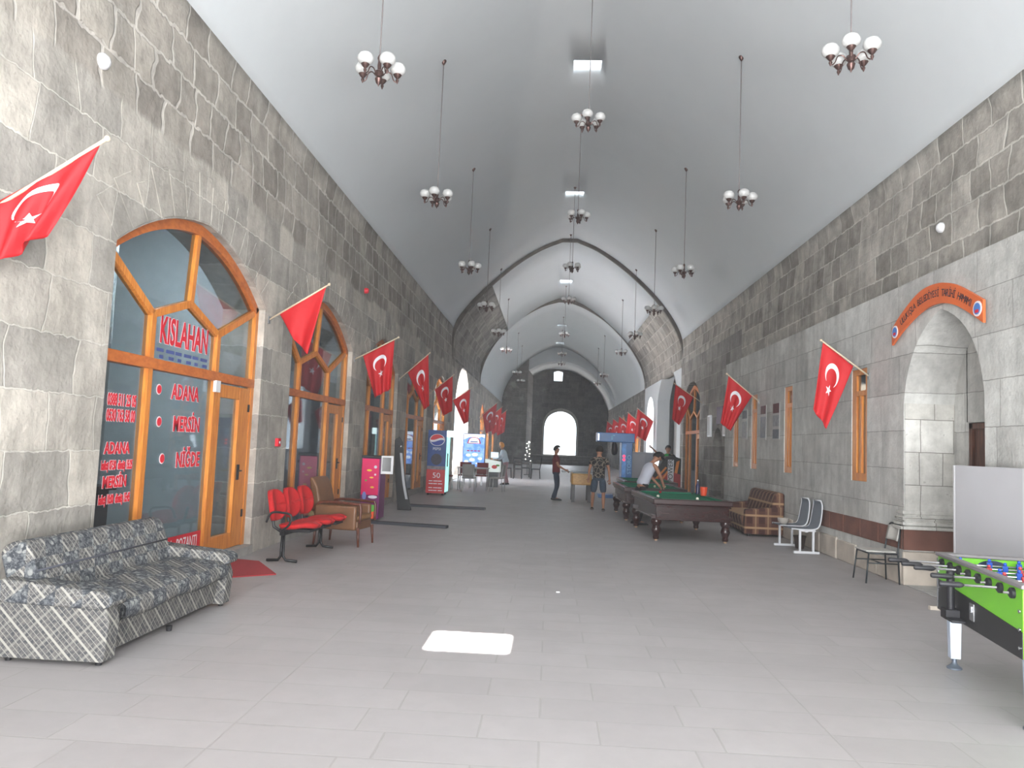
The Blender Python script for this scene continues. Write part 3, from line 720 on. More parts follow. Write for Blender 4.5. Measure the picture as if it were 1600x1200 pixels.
# ------------------------------------------------------------------ flags
def star_poly(c, r):
    return [(c[0] + (r if k % 2 == 0 else r * 0.382) * math.cos(PI + PI * k / 5), c[1] + (r if k % 2 == 0 else r * 0.382) * math.sin(PI + PI * k / 5)) for k in range(10)]
def flag(base, tip, A, B, C, D, label, group=None, sway=0.05, folds=2.5, emblem=True):
    """A: cloth corner at the pole tip, B: on the pole nearer the wall, C and D: free corners under B and A (all relative to base)"""
    bs = Vector(base); t = thing('flag', label, 'flag', base, group=group)
    A, B, C, D, T = [Vector(p) - bs for p in (A, B, C, D, tip)]
    g = MB(); g.tube([(0, 0, 0), T], 0.013, 8); g.ball(T, 0.022, 8, 6); g.build('pole', mat('flag_pole', (206, 190, 165), 0.5, noise=0.08), t, True)
    g = MB(); g.box((0, 0, 0), (0.03, 0.06, 0.10)); g.build('bracket', STEEL, t)
    ph = random.random() * 6
    def pos(u, v, off=0.0):
        """u hoist to fly, v from the wall end (0) to the tip end (1)"""
        top = B.lerp(A, v); bot = C.lerp(D, v); p = top.lerp(bot, u)
        wv = sway * u ** 0.6 * math.sin(folds * 2 * PI * v + 2.2 * u + ph) + sway * 0.4 * u * math.sin(5 * v + 3 * u + ph)
        return Vector((p.x, p.y + wv + off, p.z))
    g = MB(); g.grid(lambda i, j: pos(i, j), 26, 20); g.build('cloth', RED, t, True, solid=0.004, fix=False)
    # emblem meshes follow the cloth on both faces; 1.5:1 flag
    if not emblem: return t
    def conv(p): return (p[0] / 1.5, p[1])
    cr = []; n = 26
    for k in range(n + 1):
        a = R(38) + (2 * PI - R(76)) * k / n; cr.append((0.5 + 0.25 * math.cos(a), 0.5 + 0.25 * math.sin(a)))
    for k in range(n + 1):
        a = R(50) + (2 * PI - R(100)) * (n - k) / n; cr.append((0.5625 + 0.2 * math.cos(a), 0.5 + 0.2 * math.sin(a)))
    out_ = cr[:n + 1]; in_ = cr[n + 1:][::-1]
    for sgn in (-1, 1):
        g = MB(); m = 3
        def cre(i, j):
            k = i * n; k0 = min(int(k), n - 1); f = k - k0
            a = [out_[k0][q] + (out_[k0 + 1][q] - out_[k0][q]) * f for q in (0, 1)]; b = [in_[k0][q] + (in_[k0 + 1][q] - in_[k0][q]) * f for q in (0, 1)]
            w_ = j
            u, v = conv([a[q] + (b[q] - a[q]) * w_ for q in (0, 1)]); return pos(u, v, sgn * 0.006)
        g.grid(cre, n, m); g.build('crescent', WHITE, t, True)
        g = MB(); st = star_poly((0.84, 0.5), 0.125)
        ctr = pos(*conv((0.84, 0.5)), sgn * 0.0065); vs = [ctr] + [pos(*conv(p), sgn * 0.0065) for p in st]
        g.add(vs, [(0, 1 + k, 1 + (k + 1) % 10) for k in range(10)]); g.build('star', WHITE, t)
    return t
# left wall
flag((-4.0, 5.0, 3.05), (-3.15, 5.0, 3.62), (-3.2, 5.0, 3.57), (-3.95, 5.0, 3.12), (-3.95, 4.95, 2.62), (-3.55, 5.05, 2.95), 'largest red flag at the left edge, tip pointing up to the right', sway=0.05)
flag((-4.0, 10.4, 3.21), (-3.17, 10.4, 3.74), (-3.21, 10.4, 3.71), (-3.85, 10.4, 3.30), (-3.62, 10.4, 2.95), (-3.41, 10.4, 2.74), 'plain-looking red flag on the left wall between the nearest two shop fronts', sway=0.03, folds=1.2, emblem=False)
flag((-4.0, 15.1, 3.18), (-3.12, 15.1, 3.66), (-3.2, 15.1, 3.60), (-3.82, 15.1, 3.26), (-3.55, 15.1, 2.42), (-3.22, 15.1, 2.62), 'red crescent flag right of the second shop front, above the pink machine', sway=0.05)
flag((-4.0, 19.7, 3.18), (-3.22, 19.7, 3.90), (-3.26, 19.7, 3.86), (-3.78, 19.7, 3.36), (-3.30, 19.7, 2.40), (-3.17, 19.7, 2.52), 'red crescent flag between the third and fourth shop fronts', sway=0.04)
flag((-4.0, 24.6, 3.12), (-3.2, 24.6, 3.78), (-3.24, 24.6, 3.74), (-3.82, 24.6, 3.30), (-3.50, 24.6, 2.42), (-3.2, 24.6, 2.6), 'red crescent flag above the blue and red drinks cooler', sway=0.04)
flag((-4.0, 29.4, 3.12), (-3.1, 29.4, 3.72), (-3.16, 29.4, 3.66), (-3.82, 29.4, 3.20), (-3.35, 29.4, 2.30), (-3.18, 29.4, 2.4), 'red crescent flag at the left edge of the side portal', sway=0.04)
for y, tx in ((42.6, 'nearest'), (47.2, 'middle'), (51.9, 'farthest')):
    flag((-4.0, y, 3.0), (-3.0, y, 3.9), (-3.05, y, 3.85), (-3.85, y, 3.2), (-3.6, y, 2.1), (-3.1, y, 2.4), tx + ' of the three small flags left of the far wall block', sway=0.05)
# right wall
flag((4.65, 11.4, 2.82), (3.95, 11.4, 3.33), (3.98, 11.4, 3.30), (4.42, 11.4, 2.96), (4.05, 11.4, 2.02), (3.84, 11.4, 2.30), 'largest right-hand red crescent flag, beside the nearest slit window', sway=0.03, folds=1.6)
flag((4.65, 17.3, 2.78), (3.92, 17.3, 3.38), (3.96, 17.3, 3.34), (4.5, 17.3, 2.92), (4.02, 17.3, 2.10), (3.80, 17.3, 2.27), 'red crescent flag above the plaid sofa on the right', sway=0.04)
flag((5.05, 25.6, 3.20), (4.08, 25.6, 3.84), (4.12, 25.6, 3.80), (4.72, 25.6, 3.40), (4.27, 25.6, 2.46), (4.03, 25.6, 2.64), 'red crescent flag beside the pine door front behind the pool tables', sway=0.04)
for y, x, tx in ((37.6, 5.12, 'nearest'), (42.3, 5.12, 'second'), (47.6, 5.12, 'third'), (52.2, 5.12, 'fourth'), (57.5, 5.12, 'farthest')):
    flag((x, y, 2.9), (x - 0.9, y, 3.6), (x - 0.87, y, 3.56), (x - 0.1, y, 2.98), (x - 0.45, y, 2.0), (x - 1.0, y, 2.3), tx + ' of the five small flags above the blue machine', sway=0.05)

# ------------------------------------------------------------------ chandeliers
def chandelier(zb, ztop, label):
    """origin at the bottom end of the rod; five arms with opal globes"""
    t = thing('chandelier', label, 'chandelier', (0, 0, 0))
    g = MB(); g.tube([(0, 0, 0), (0, 0, 1)], 0.008, 6); r_ = g.build('rod', RODM, t, True)
    g = MB(); g.lathe([(0.0, 0.02), (0.05, 0.02), (0.05, 0.0), (0.025, -0.045), (0.008, -0.07)], (0, 0, 0), 12); c_ = g.build('ceiling_cup', BRONZE, t, True)
    g = MB(); g.lathe([(0.005, 0.02), (0.02, 0.0), (0.028, -0.03), (0.018, -0.06), (0.024, -0.12), (0.02, -0.17), (0.05, -0.19), (0.055, -0.22), (0.03, -0.25), (0.045, -0.28), (0.03, -0.33), (0.01, -0.35), (0.004, -0.37)], (0, 0, 0), 14)
    g.build('hub', BRONZE, t, 40)
    for k in range(5):
        a = 2 * PI * k / 5 + 0.35; ca, sa = math.cos(a), math.sin(a)
        P = spline([(0.045, -0.23), (0.09, -0.18), (0.14, -0.19), (0.17, -0.26), (0.205, -0.28), (0.215, -0.22)], 4)
        g = MB(); g.tube([(ca * r, sa * r, z) for r, z in P], 0.007, 6)
        g.lathe([(0.004, -0.30), (0.02, -0.26), (0.012, -0.24), (0.035, -0.215), (0.05, -0.19), (0.045, -0.185)], (ca * 0.215, sa * 0.215, 0), 10)
        am = g.build('arm', BRONZE, t, 50)
        g = MB(); g.lathe([(0.03, -0.19), (0.06, -0.185), (0.085, -0.16), (0.095, -0.13), (0.09, -0.10), (0.07, -0.07), (0.045, -0.055)], (ca * 0.215, sa * 0.215, 0), 14, caps=False)
        g.build('globe', OPAL, am, True)
    return t, r_, c_
base_ch, rod_, cup_ = chandelier(0, 1, 'x')
remember(base_ch)
def vault_z(x, y):
    pr = PR1 if y < Y1 else (PR2 if y < Y2 else PR3)
    best = None
    for i in range(len(pr) - 1):
        a, b = pr[i], pr[i + 1]
        if min(a[0], b[0]) <= x <= max(a[0], b[0]) and abs(b[0] - a[0]) > 1e-6:
            z = a[1] + (b[1] - a[1]) * (x - a[0]) / (b[0] - a[0]); best = z if best is None else max(best, z)
    return best
CH = []
ordn = ['nearest', 'second', 'third', 'fourth', 'fifth', 'sixth', 'seventh', 'eighth']
for k, y in enumerate([8.5, 13.1, 18.45, 23.75, 29.3, 34.8, 46.0, 52.0]): CH.append((-2.15, y, 6.08, ordn[k] + ' globe chandelier of the left row, counted from the camera'))
for k, y in enumerate([8.1, 13.0, 18.4, 23.75, 29.2, 34.6, 46.0, 52.0]): CH.append((3.1, y, 6.13, ordn[k] + ' globe chandelier of the right row, counted from the camera'))
for k, y in enumerate([12.95, 18.5, 23.9, 29.4, 38.6, 47.0, 52.5]): CH.append((0.47 + 0.02 * k, y, 7.45, ordn[k] + ' globe chandelier of the middle row under the vault crown'))
for i, (x, y, z, l_) in enumerate(CH):
    o = base_ch if i == 0 else dup(base_ch, (x, y, z), 0, l_)
    o.location = (x, y, z); o['label'] = l_; o.rotation_euler = (0, 0, 0.5 * i); o['group'] = 'globe chandeliers on long rods'
    zt = vault_z(x, y); Lr = zt - z
    if SKX0 < x < SKX1: Lr += 0.0
    for c in ([r_c for r_c in (rod_, cup_)] if i == 0 else [c for c in bpy.data.objects if c.parent == o]):
        if c.name.startswith('rod'): c.scale = (1, 1, Lr)
        if c.name.startswith('ceiling_cup'): c.location = (0, 0, Lr - 0.0)

# ------------------------------------------------------------------ patterned sofa (left foreground)
def lattice_mat(name, patch):
    g = NT(name); P = g.tc.outputs['Object']; x, y, z = g.sep(P)
    a = g.math('ADD', x, g.math('MULTIPLY', y, 1.0))
    d1 = g.math('ADD', g.math('ADD', a, z), 0.0); d2 = g.math('SUBTRACT', a, z)
    def lines(d, per, w_):
        f = g.math('FRACT', g.math('DIVIDE', d, per)); f = g.math('ABSOLUTE', g.math('SUBTRACT', f, 0.5)); return g.math('GREATER_THAN', f, 0.5 - w_ / 2)
    def group(d, big):
        thick = lines(d, big, 0.12); thin = lines(d, big / 4.0, 0.13); return g.math('MAXIMUM', thick, g.math('MULTIPLY', thin, 0.8))
    li = g.math('MAXIMUM', group(d1, 0.19), g.math('MULTIPLY', group(d2, 0.19), 0.4))
    base = g.mix(g.step(g.noise(P, 30, 4), 0.35, 0.65), lin((66, 67, 70)), lin((96, 94, 92)))
    lat = g.mix(li, base, lin((146, 144, 137)))
    if patch:
        # squares: every other one carries pale blossoms on slate
        v = g.nt.nodes.new('ShaderNodeTexVoronoi'); g.l(P, v.inputs['Vector']); v.inputs['Scale'].default_value = 17
        pet = g.step(v.outputs['Distance'], 0.42, 0.28)
        fl = g.mix(pet, lin((58, 61, 66)), lin((130, 132, 130)))
        fl = g.mix(g.step(g.noise(P, 34, 3), 0.45, 0.62), fl, lin((92, 95, 98)))
        ch = g.nt.nodes.new('ShaderNodeTexChecker'); ch.inputs['Scale'].default_value = 1.0
        mp = g.nt.nodes.new('ShaderNodeMapping'); g.l(g.comb(a, g.math('ADD', g.math('ADD', z, 0.013), g.math('MULTIPLY', x, -0.8))), mp.inputs[0]); mp.inputs['Scale'].default_value = (5.2, 5.2, 1); g.l(mp.outputs[0], ch.inputs[0])
        lat = g.mix(ch.outputs['Fac'], lat, fl)
        lat = g.mix(g.math('MULTIPLY', g.step(g.noise(P, 60, 3), 0.5, 0.7), 0.4), lat, lin((150, 150, 150)))
    g.l(lat, g.b.inputs['Base Color']); g.b.inputs['Roughness'].default_value = 0.95; g.b.inputs['Specular IOR Level'].default_value = 0.1
    g.bump(g.noise(P, 90, 3), 0.15, 0.01)
    return g.m
M_LAT = lattice_mat('lattice_weave', False); M_PATCH = lattice_mat('flower_patch_weave', True)
sf = thing('patterned_sofa', 'grey and cream lattice patterned sofa against the left wall', 'sofa', (-3.72, 5.13, 0))
def rounded(y0, y1, prof, name, m, parent, bev=0.03):
    g = MB(); g.prism(prof, y0, y1, 'Y'); return g.build(name, m, parent, bevel=bev)
LEN = 2.05
for y0 in (0.0, LEN - 0.15):
    rounded(y0, y0 + 0.15, [(0, 0.03), (0.76, 0.03), (0.78, 0.30), (0.74, 0.42), (0, 0.42)], 'arm_panel', M_LAT, sf, 0.015)
    rounded(y0 - 0.02, y0 + 0.20, [(-0.02, 0.40), (0.73, 0.38), (0.80, 0.41), (0.80, 0.47), (0.74, 0.50), (0.02, 0.56), (-0.02, 0.54)], 'arm_pad', M_PATCH, sf, 0.03)
rounded(0.15, LEN - 0.15, [(0.05, 0.05), (0.68, 0.05), (0.70, 0.30), (0.05, 0.30)], 'base_box', M_LAT, sf, 0.01)
def seat_fn(i, j):
    y = 0.17 + (LEN - 0.34) * i
    prof = [(0.12, 0.36), (0.12, 0.44), (0.3, 0.455), (0.55, 0.445), (0.74, 0.425), (0.80, 0.38), (0.80, 0.31), (0.74, 0.26), (0.60, 0.26), (0.3, 0.26)]
    k = j * (len(prof) - 1); a = int(min(k, len(prof) - 2)); f = k - a
    p = [prof[a][q] + (prof[a + 1][q] - prof[a][q]) * f for q in (0, 1)]
    return (p[0] + 0.006 * math.sin(9 * i), y, p[1] + 0.008 * math.sin(13 * i + 2 * j) - (0.012 if i in (0, 1) else 0))
g = MB(); g.grid(seat_fn, 24, 18); g.b2((0.13, 0.18, 0.27), (0.72, LEN - 0.18, 0.40)); g.build('seat_cushion', M_PATCH, sf, 60)
rounded(0.10, LEN - 0.10, [(0.00, 0.40), (0.24, 0.42), (0.12, 0.74), (0.08, 0.79), (0.0, 0.80), (-0.08, 0.76), (-0.10, 0.70)], 'backrest', M_PATCH, sf, 0.04)
g = MB(); g.tube([(0.175, 0.12, 0.60), (0.175, LEN - 0.12, 0.60)], 0.008, 6); g.build('backrest_piping', mat('piping_dark', (60, 62, 70), 0.9, noise=0.1), sf, True)
for y in (0.06, LEN / 2, LEN - 0.06):
    for x in (0.06, 0.70):
        g = MB(); g.lathe([(0.02, 0), (0.025, 0.04)], (x, y, 0), 10); g.build('foot', BLACKP, sf)

# ------------------------------------------------------------------ three red seats on a beam
M_REDF = mat('red_upholstery', (176, 12, 16), 0.85, noise=0.08, nscale=40, bump=0.1, bscale=200)
rs = thing('red_beam_seat', 'three red upholstered seats on a black beam frame by the wall', 'seat', (-3.35, 9.62, 0), R(-3))
g = MB(); g.b2((-0.03, 0.0, 0.34), (0.03, 1.5, 0.38)); g.build('beam', BLACKM, rs, bevel=0.005)
for y in (0.05, 1.42):
    g = MB(); g.tube([(-0.2, y, 0.02), (-0.05, y, 0.03), (-0.015, y, 0.08), (-0.012, y, 0.34)], 0.018, 8); g.tube([(0.2, y, 0.02), (0.05, y, 0.03), (0.015, y, 0.08), (0.012, y, 0.34)], 0.018, 8); g.build('leg', BLACKM, rs, True)
for k in range(3):
    yc = 0.22 + k * 0.5
    g = MB()
    def sfn(i, j, yc=yc):
        a = 2 * PI * i; r = j ** 0.5
        x = 0.16 + 0.25 * r * abs(math.cos(a)) ** 0.7 * (1 if math.cos(a) > 0 else -1); y = yc + 0.23 * r * abs(math.sin(a)) ** 0.7 * (1 if math.sin(a) > 0 else -1)
        return (x, y, 0.47 - 0.02 * (1 - r) + 0.03 * math.exp(-((x - 0.3) / 0.12) ** 2) - 0.03 * r ** 6)
    g.grid(sfn, 24, 6); g.build('seat_pad', M_REDF, rs, True, solid=0.05)
    g = MB()
    def bfn(i, j, yc=yc):
        a = 2 * PI * i; r = j ** 0.5
        yy = yc + 0.22 * r * abs(math.cos(a)) ** 0.8 * (1 if math.cos(a) > 0 else -1); zz = 0.70 + 0.20 * r * abs(math.sin(a)) ** 0.85 * (1 if math.sin(a) > 0 else -1)
        return (-0.20 - 0.18 * (zz - 0.6) + 0.05 * ((yy - yc) / 0.2) ** 2, yy, zz)
    g.grid(bfn, 24, 6); g.build('backrest', M_REDF, rs, True, solid=0.06)
    g = MB(); g.tube([(0.12, yc, 0.38), (-0.1, yc, 0.36), (-0.2, yc, 0.42), (-0.25, yc, 0.62)], 0.02, 8); g.b2((-0.06, yc - 0.16, 0.385), (0.34, yc + 0.16, 0.42)); g.build('seat_bracket', BLACKP, rs, 40)
for y in (-0.03, ):
    g = MB(); g.tube(spline([(-0.2, y, 0.5), (-0.14, y, 0.62), (0.0, y, 0.63), (0.12, y, 0.60), (0.10, y, 0.48), (0.0, y, 0.40)], 4), 0.014, 8); g.build('armrest', BLACKP, rs, True)

# ------------------------------------------------------------------ tan armchair
M_TAN = mat('tan_leather', (104, 70, 44), 0.5, noise=0.12, nscale=8, bump=0.1)
M_TAN2 = mat('tan_cushion', (128, 92, 56), 0.7, noise=0.1, nscale=10)
ac = thing('tan_armchair', 'tan upholstered armchair with wooden legs right of the red seats', 'armchair', (-3.08, 11.62, 0), R(-8))
g = MB(); g.prism([(-0.36, 0.30), (-0.22, 0.34), (-0.30, 0.62), (-0.36, 0.86), (-0.44, 0.99), (-0.50, 1.0), (-0.46, 0.7)], -0.27, 0.27, 'Y'); g.build('backrest', M_TAN, ac, bevel=0.03)
g = MB(); g.b2((-0.36, -0.28, 0.24), (0.32, 0.28, 0.38)); g.build('seat_base', M_TAN, ac, bevel=0.02)
g = MB(); g.b2((-0.26, -0.25, 0.38), (0.34, 0.25, 0.46)); g.build('seat_cushion', M_TAN2, ac, bevel=0.035)
for s in (-1, 1):
    g = MB(); g.b2((-0.36, s * 0.28 - 0.045, 0.24), (0.30, s * 0.28 + 0.045, 0.60)); g.build('arm_panel', M_TAN, ac, bevel=0.03)
    g = MB(); g.tube(spline([(-0.40, s * 0.30, 0.50), (-0.30, s * 0.30, 0.62), (-0.1, s * 0.30, 0.645), (0.26, s * 0.30, 0.63), (0.36, s * 0.30, 0.60), (0.36, s * 0.30, 0.35)], 4), 0.022, 8); a_ = g.build('arm_rail', M_BROWNW, ac, True)
    for x in (-0.34, 0.33):
        g = MB(); g.tube([(x, s * 0.28, 0.28), (x * 1.06, s * 0.29, 0.0)], [0.026, 0.016], 8); g.build('leg', M_BROWNW, ac, True)

# red doormat
g = MB(); g.prism([(-3.74, 8.3), (-3.10, 8.80), (-3.62, 9.62), (-3.95, 9.7), (-3.95, 8.5)], 0.0, 0.012, 'Z')
tag(g.build('red_doormat', mat('red_carpet', (150, 38, 44), 0.95, noise=0.1, nscale=60, bump=0.3, bscale=300)), 'red carpet mat lying askew before the first shop door', 'mat')

# ------------------------------------------------------------------ pink machine with a screen
M_PINK = mat('pink_panel', (214, 22, 92), 0.35, noise=0.12, nscale=2)
pm = thing('arcade_machine', 'tall pink and purple machine with a small white framed screen', 'arcade machine', (-3.52, 15.0, 0))
g = MB(); g.b2((-0.18, 0.0, 0.03), (0.20, 0.5, 1.22)); g.build('cabinet', mat('purple_panel', (108, 20, 92), 0.4, noise=0.15), pm, bevel=0.01)
g = MB(); g.b2((-0.17, -0.01, 0.50), (0.17, 0.0, 1.21)); g.build('front_print', M_PINK, pm)
g = MB(); g.b2((-0.19, -0.01, 1.22), (0.21, 0.51, 1.27)); g.build('top_cap', BLACKP, pm, bevel=0.006)
for x, z, r1, r2, c in ((-0.02, 0.98, 0.05, 0.02, (230, 200, 60)), (0.10, 1.05, 0.03, 0.03, (200, 200, 210)), (0.03, 0.84, 0.04, 0.015, (230, 190, 60)), (-0.08, 0.78, 0.02, 0.02, (90, 160, 60)), (0.05, 0.65, 0.04, 0.02, (220, 170, 50)), (0.10, 0.90, 0.02, 0.02, (220, 200, 210)), (0.07, 0.46, 0.09, 0.03, (225, 225, 235)), (-0.10, 0.48, 0.04, 0.08, (120, 130, 190)), (0.05, 0.24, 0.12, 0.07, (96, 178, 70)), (-0.08, 0.20, 0.07, 0.08, (150, 200, 120)), (0.04, 0.12, 0.12, 0.09, (226, 84, 32)), (-0.11, 0.10, 0.06, 0.08, (232, 190, 90))):
    g = MB(); vs = [(x + r1 * math.cos(2 * PI * k / 16), z + r2 * math.sin(2 * PI * k / 16)) for k in range(16)]
    vs = [(min(max(p[0], -0.175), 0.195), max(p[1], 0.035)) for p in vs]
    g.prism(vs, -0.014 - 0.001 * random.random(), -0.004, 'Y'); g.build('printed_shape', mat('print_%d_%d_%d' % c, c, 0.4, noise=0.05), pm)
g = MB(); g.box((0.33, -0.02, 1.10), (0.24, 0.05, 0.36), (0, 0, R(18))); sc_ = g.build('screen_frame', WHITEP, pm, bevel=0.008)
g = MB(); g.box((0.325, -0.05, 1.11), (0.17, 0.012, 0.27), (0, 0, R(18))); g.build('screen', mat('screen_black', (16, 20, 24), 0.15, noise=0.05), sc_)
g = MB(); g.tube([(0.15, 0.15, 1.1), (0.3, 0.02, 1.1)], 0.025, 8); g.build('screen_arm', BLACKP, pm)

# leaning dark board with silver edge
lb_ = thing('leaning_cue_board', 'dark tapering board with a silver edge propped against the third shop front', 'board', (-3.42, 17.5, 0))
g = MB(); g.prism([(-0.02, 0.0), (0.30, 0.0), (0.12, 0.7), (0.02, 1.55), (-0.06, 1.68), (-0.16, 1.60), (-0.12, 0.9)], 0.0, 0.06, 'Y'); g.build('board', BLACKP, lb_, bevel=0.01)
g = MB(); pts = spline([(0.02, 1.3), (0.06, 1.0), (0.12, 0.6), (0.2, 0.25)], 6)
g.prism([(x - 0.045, z) for x, z in pts] + [(x + 0.01, z) for x, z in pts][::-1], -0.006, 0.0, 'Y'); g.build('silver_strip', STEEL, lb_)
g = MB(); g.ball((-0.01, -0.02, 1.45), 0.035); g.build('knob', CHROME, lb_, True)
# strips lying on the floor
for (x0, y0, x1, y1, w_, l_) in ((-3.5, 14.55, -1.85, 14.28, 0.16, 'nearer dark board lying flat across the left floor'), (-3.35, 18.6, -1.5, 18.5, 0.22, 'farther dark board lying flat near the drinks cooler')):
    g = MB(); g.bar((x0, y0, 0.025), (x1, y1, 0.025), w_, 0.05); tag(g.build('floor_board', mat('dark_floor_board', (52, 54, 60), 0.7, noise=0.15), bevel=0.005), l_, 'board')

# ------------------------------------------------------------------ drinks cooler
dc = thing('drinks_cooler', 'tall blue and red drinks cooler with lit glass door', 'cooler', (-3.36, 22.7, 0))
M_BLUE = mat('cooler_blue', (26, 66, 132), 0.35, noise=0.25, nscale=4)
M_REDP = mat('cooler_red', (196, 40, 44), 0.4, noise=0.1)
g = MB(); g.b2((-0.28, 0, 0.06), (0.28, 0.62, 1.93)); g.build('cabinet', M_BLUE, dc, bevel=0.01)
g = MB(); g.b2((-0.28, -0.008, 0.06), (0.28, 0.0, 0.76)); g.build('red_panel', M_REDP, dc)
g = MB(); g.b2((-0.27, -0.009, 0.76), (0.27, 0.0, 0.86)); g.build('white_band', mat('cooler_fade', (120, 112, 120), 0.4, noise=0.4, nscale=10), dc)
for y in (0.05, 0.57):
    for x in (-0.22, 0.22):
        g = MB(); g.lathe([(0.03, 0), (0.03, 0.06)], (x, y, 0), 8); g.build('foot', BLACKP, dc)
def half(rad, z0, z1, col, nm, cz=1.62, rx=1.0):
    pts = []
    n = 24
    top = [(rad * rx * math.cos(PI * k / n), cz + rad * math.sin(PI * k / n)) for k in range(n + 1)]
    return top
n = 24; rx, rz_ = 0.21, 0.165; cz = 1.64
wave = lambda x, o: cz + o + 0.035 * math.sin(x / rx * 2.4)
M_LOGOW = mat('logo_white', (225, 225, 230), 0.4, noise=0.03); M_LOGOR = mat('logo_red', (206, 44, 52), 0.4, noise=0.03); M_LOGOB = mat('logo_blue', (30, 60, 150), 0.4, noise=0.05)
g = MB(); g.prism([(rx * 1.08 * math.cos(2 * PI * k / 32), cz + rz_ * 1.08 * math.sin(2 * PI * k / 32)) for k in range(32)], -0.012, 0, 'Y'); lg = g.build('round_logo', M_LOGOW, dc)
xs = [rx * 0.98 * math.cos(PI * k / n) for k in range(n + 1)]
g = MB(); g.prism([(x, cz + rz_ * math.sin(PI * k / n) if 0 < k < n else wave(x, 0.03)) for k, x in enumerate(xs)] + [(x, wave(x, 0.03)) for x in xs[::-1][1:-1]], -0.015, -0.01, 'Y'); g.build('logo_red_half', M_LOGOR, lg)
g = MB(); g.prism([(x, cz - rz_ * math.sin(PI * k / n) if 0 < k < n else wave(x, -0.03)) for k, x in enumerate(xs)] + [(x, wave(x, -0.03)) for x in xs[::-1][1:-1]], -0.015, -0.01, 'Y'); g.build('logo_blue_half', M_LOGOB, lg)
text('PEPSI', 0.11, M_LOGOW, dc, (0, -0.012, 1.37), (PI / 2, 0, 0), 'lettering', 1.0)
g = MB(); g.prism([(0.16 * math.cos(2 * PI * k / 20), 1.06 + 0.17 * math.sin(2 * PI * k / 20)) for k in range(20)], -0.012, 0, 'Y'); g.build('printed_glass', mat('print_dark', (40, 34, 54), 0.4, noise=0.4, nscale=12), dc)
text('50', 0.22, M_LOGOW, dc, (0.02, -0.012, 0.58), (PI / 2, 0, 0), 'lettering', 1.1)
for k, z in enumerate((0.42, 0.34, 0.22, 0.14)):   # lines too small to read
    for q in range(3):
        g = MB(); g.b2((-0.2 + q * 0.14, -0.011, z - 0.012), (-0.09 + q * 0.14 + 0.02 * ((k + q) % 2), -0.008, z + 0.012)); g.build('small_print', M_LOGOW, dc)
g = MB(); g.b2((0.28, 0.02, 0.1), (0.31, 0.60, 1.90)); dr = g.build('glass_door', mat('cooler_lit', (150, 200, 196), 0.3, noise=0.2, nscale=5, emit=((150, 215, 205), 1.2)), dc, bevel=0.005)
g = MB(); g.b2((0.31, 0.05, 0.85), (0.34, 0.08, 1.25)); g.build('door_handle', BLACKP, dr)
g = MB(); g.b2((0.28, 0.0, 1.74), (0.42, 0.62, 1.93)); g.build('lit_header', mat('cooler_header', (220, 235, 230), 0.3, noise=0.03, emit=((220, 240, 235), 2.0)), dc, bevel=0.01)

# lit advertising board
lbx = thing('lit_menu_board', 'bright blue backlit menu board standing beyond the drinks cooler', 'sign', (-2.87, 28.9, 0))
def grad_lit(name, c0, c1, st):
    g = NT(name); x, y, z = g.sep(g.tc.outputs['Object'])
    n = g.step(g.noise(g.tc.outputs['Object'], 5, 4), 0.35, 0.65)
    c = g.mix(n, lin(c0), lin(c1)); g.l(c, g.b.inputs['Base Color']); g.l(c, g.b.inputs['Emission Color']); g.b.inputs['Emission Strength'].default_value = st
    return g.m
g = MB(); g.b2((-0.42, 0.0, 0.68), (0.42, 0.14, 1.94)); g.build('light_box', mat('box_shell', (70, 90, 150), 0.4, noise=0.05), lbx, bevel=0.01)
g = MB(); g.b2((-0.40, -0.01, 0.70), (0.40, 0.0, 1.92)); g.build('lit_face', grad_lit('lit_blue', (84, 138, 228), (140, 176, 240), 0.75), lbx)
g = MB(); g.prism([(-0.40, 1.92), (0.40, 1.92), (0.40, 1.78), (0.28, 1.84), (0.1, 1.74), (-0.15, 1.82), (-0.40, 1.70)], -0.014, -0.009, 'Y'); g.build('lit_cloud', mat('lit_white', (232, 238, 248), 0.4, noise=0.02, emit=((225, 235, 250), 0.8)), lbx)
def ringp(a, b, n=24): return [(a * math.cos(2 * PI * k / n), b * math.sin(2 * PI * k / n)) for k in range(n)]
ar = [(-0.26, 1.56)] + [(0.24 * math.cos(PI - PI * k / 12), 1.64 + 0.17 * math.sin(PI * k / 12)) for k in range(13)] + [(0.26, 1.56)]
ar2 = [(x * 0.8, 1.585 + (z - 1.56) * 0.8) for x, z in ar]
g = MB(); g.prism(ar, -0.018, -0.012, 'Y', [ar2[::-1]]); g.build('arch_logo', M_LOGOR, lbx)
g = MB(); g.prism(ar2, -0.017, -0.012, 'Y'); g.build('arch_logo_fill', mat('lit_white'), lbx)
g = MB(); g.b2((-0.14, -0.02, 1.61), (0.14, -0.017, 1.65)); g.build('logo_band', M_LOGOB, lbx)
for q in range(4):
    g = MB(); g.b2((-0.26 + q * 0.135, -0.016, 1.27), (-0.16 + q * 0.135, -0.011, 1.31)); g.build('small_print', M_LOGOR, lbx)
for k, (x, z, r_) in enumerate(((-0.2, 1.12, 0.09), (0.05, 1.15, 0.11), (0.25, 1.0, 0.08), (-0.05, 0.95, 0.1), (-0.27, 0.88, 0.08), (0.15, 0.82, 0.06))):
    g = MB(); g.prism([(x + p[0], z + p[1]) for p in ringp(r_, r_ * 0.6)], -0.016, -0.011, 'Y'); g.build('printed_scoop', mat('lit_white'), lbx)
for x in (-0.33, 0.33):
    g = MB(); g.b2((x - 0.03, 0.02, 0), (x + 0.03, 0.12, 0.68)); g.build('leg', STEEL, lbx)

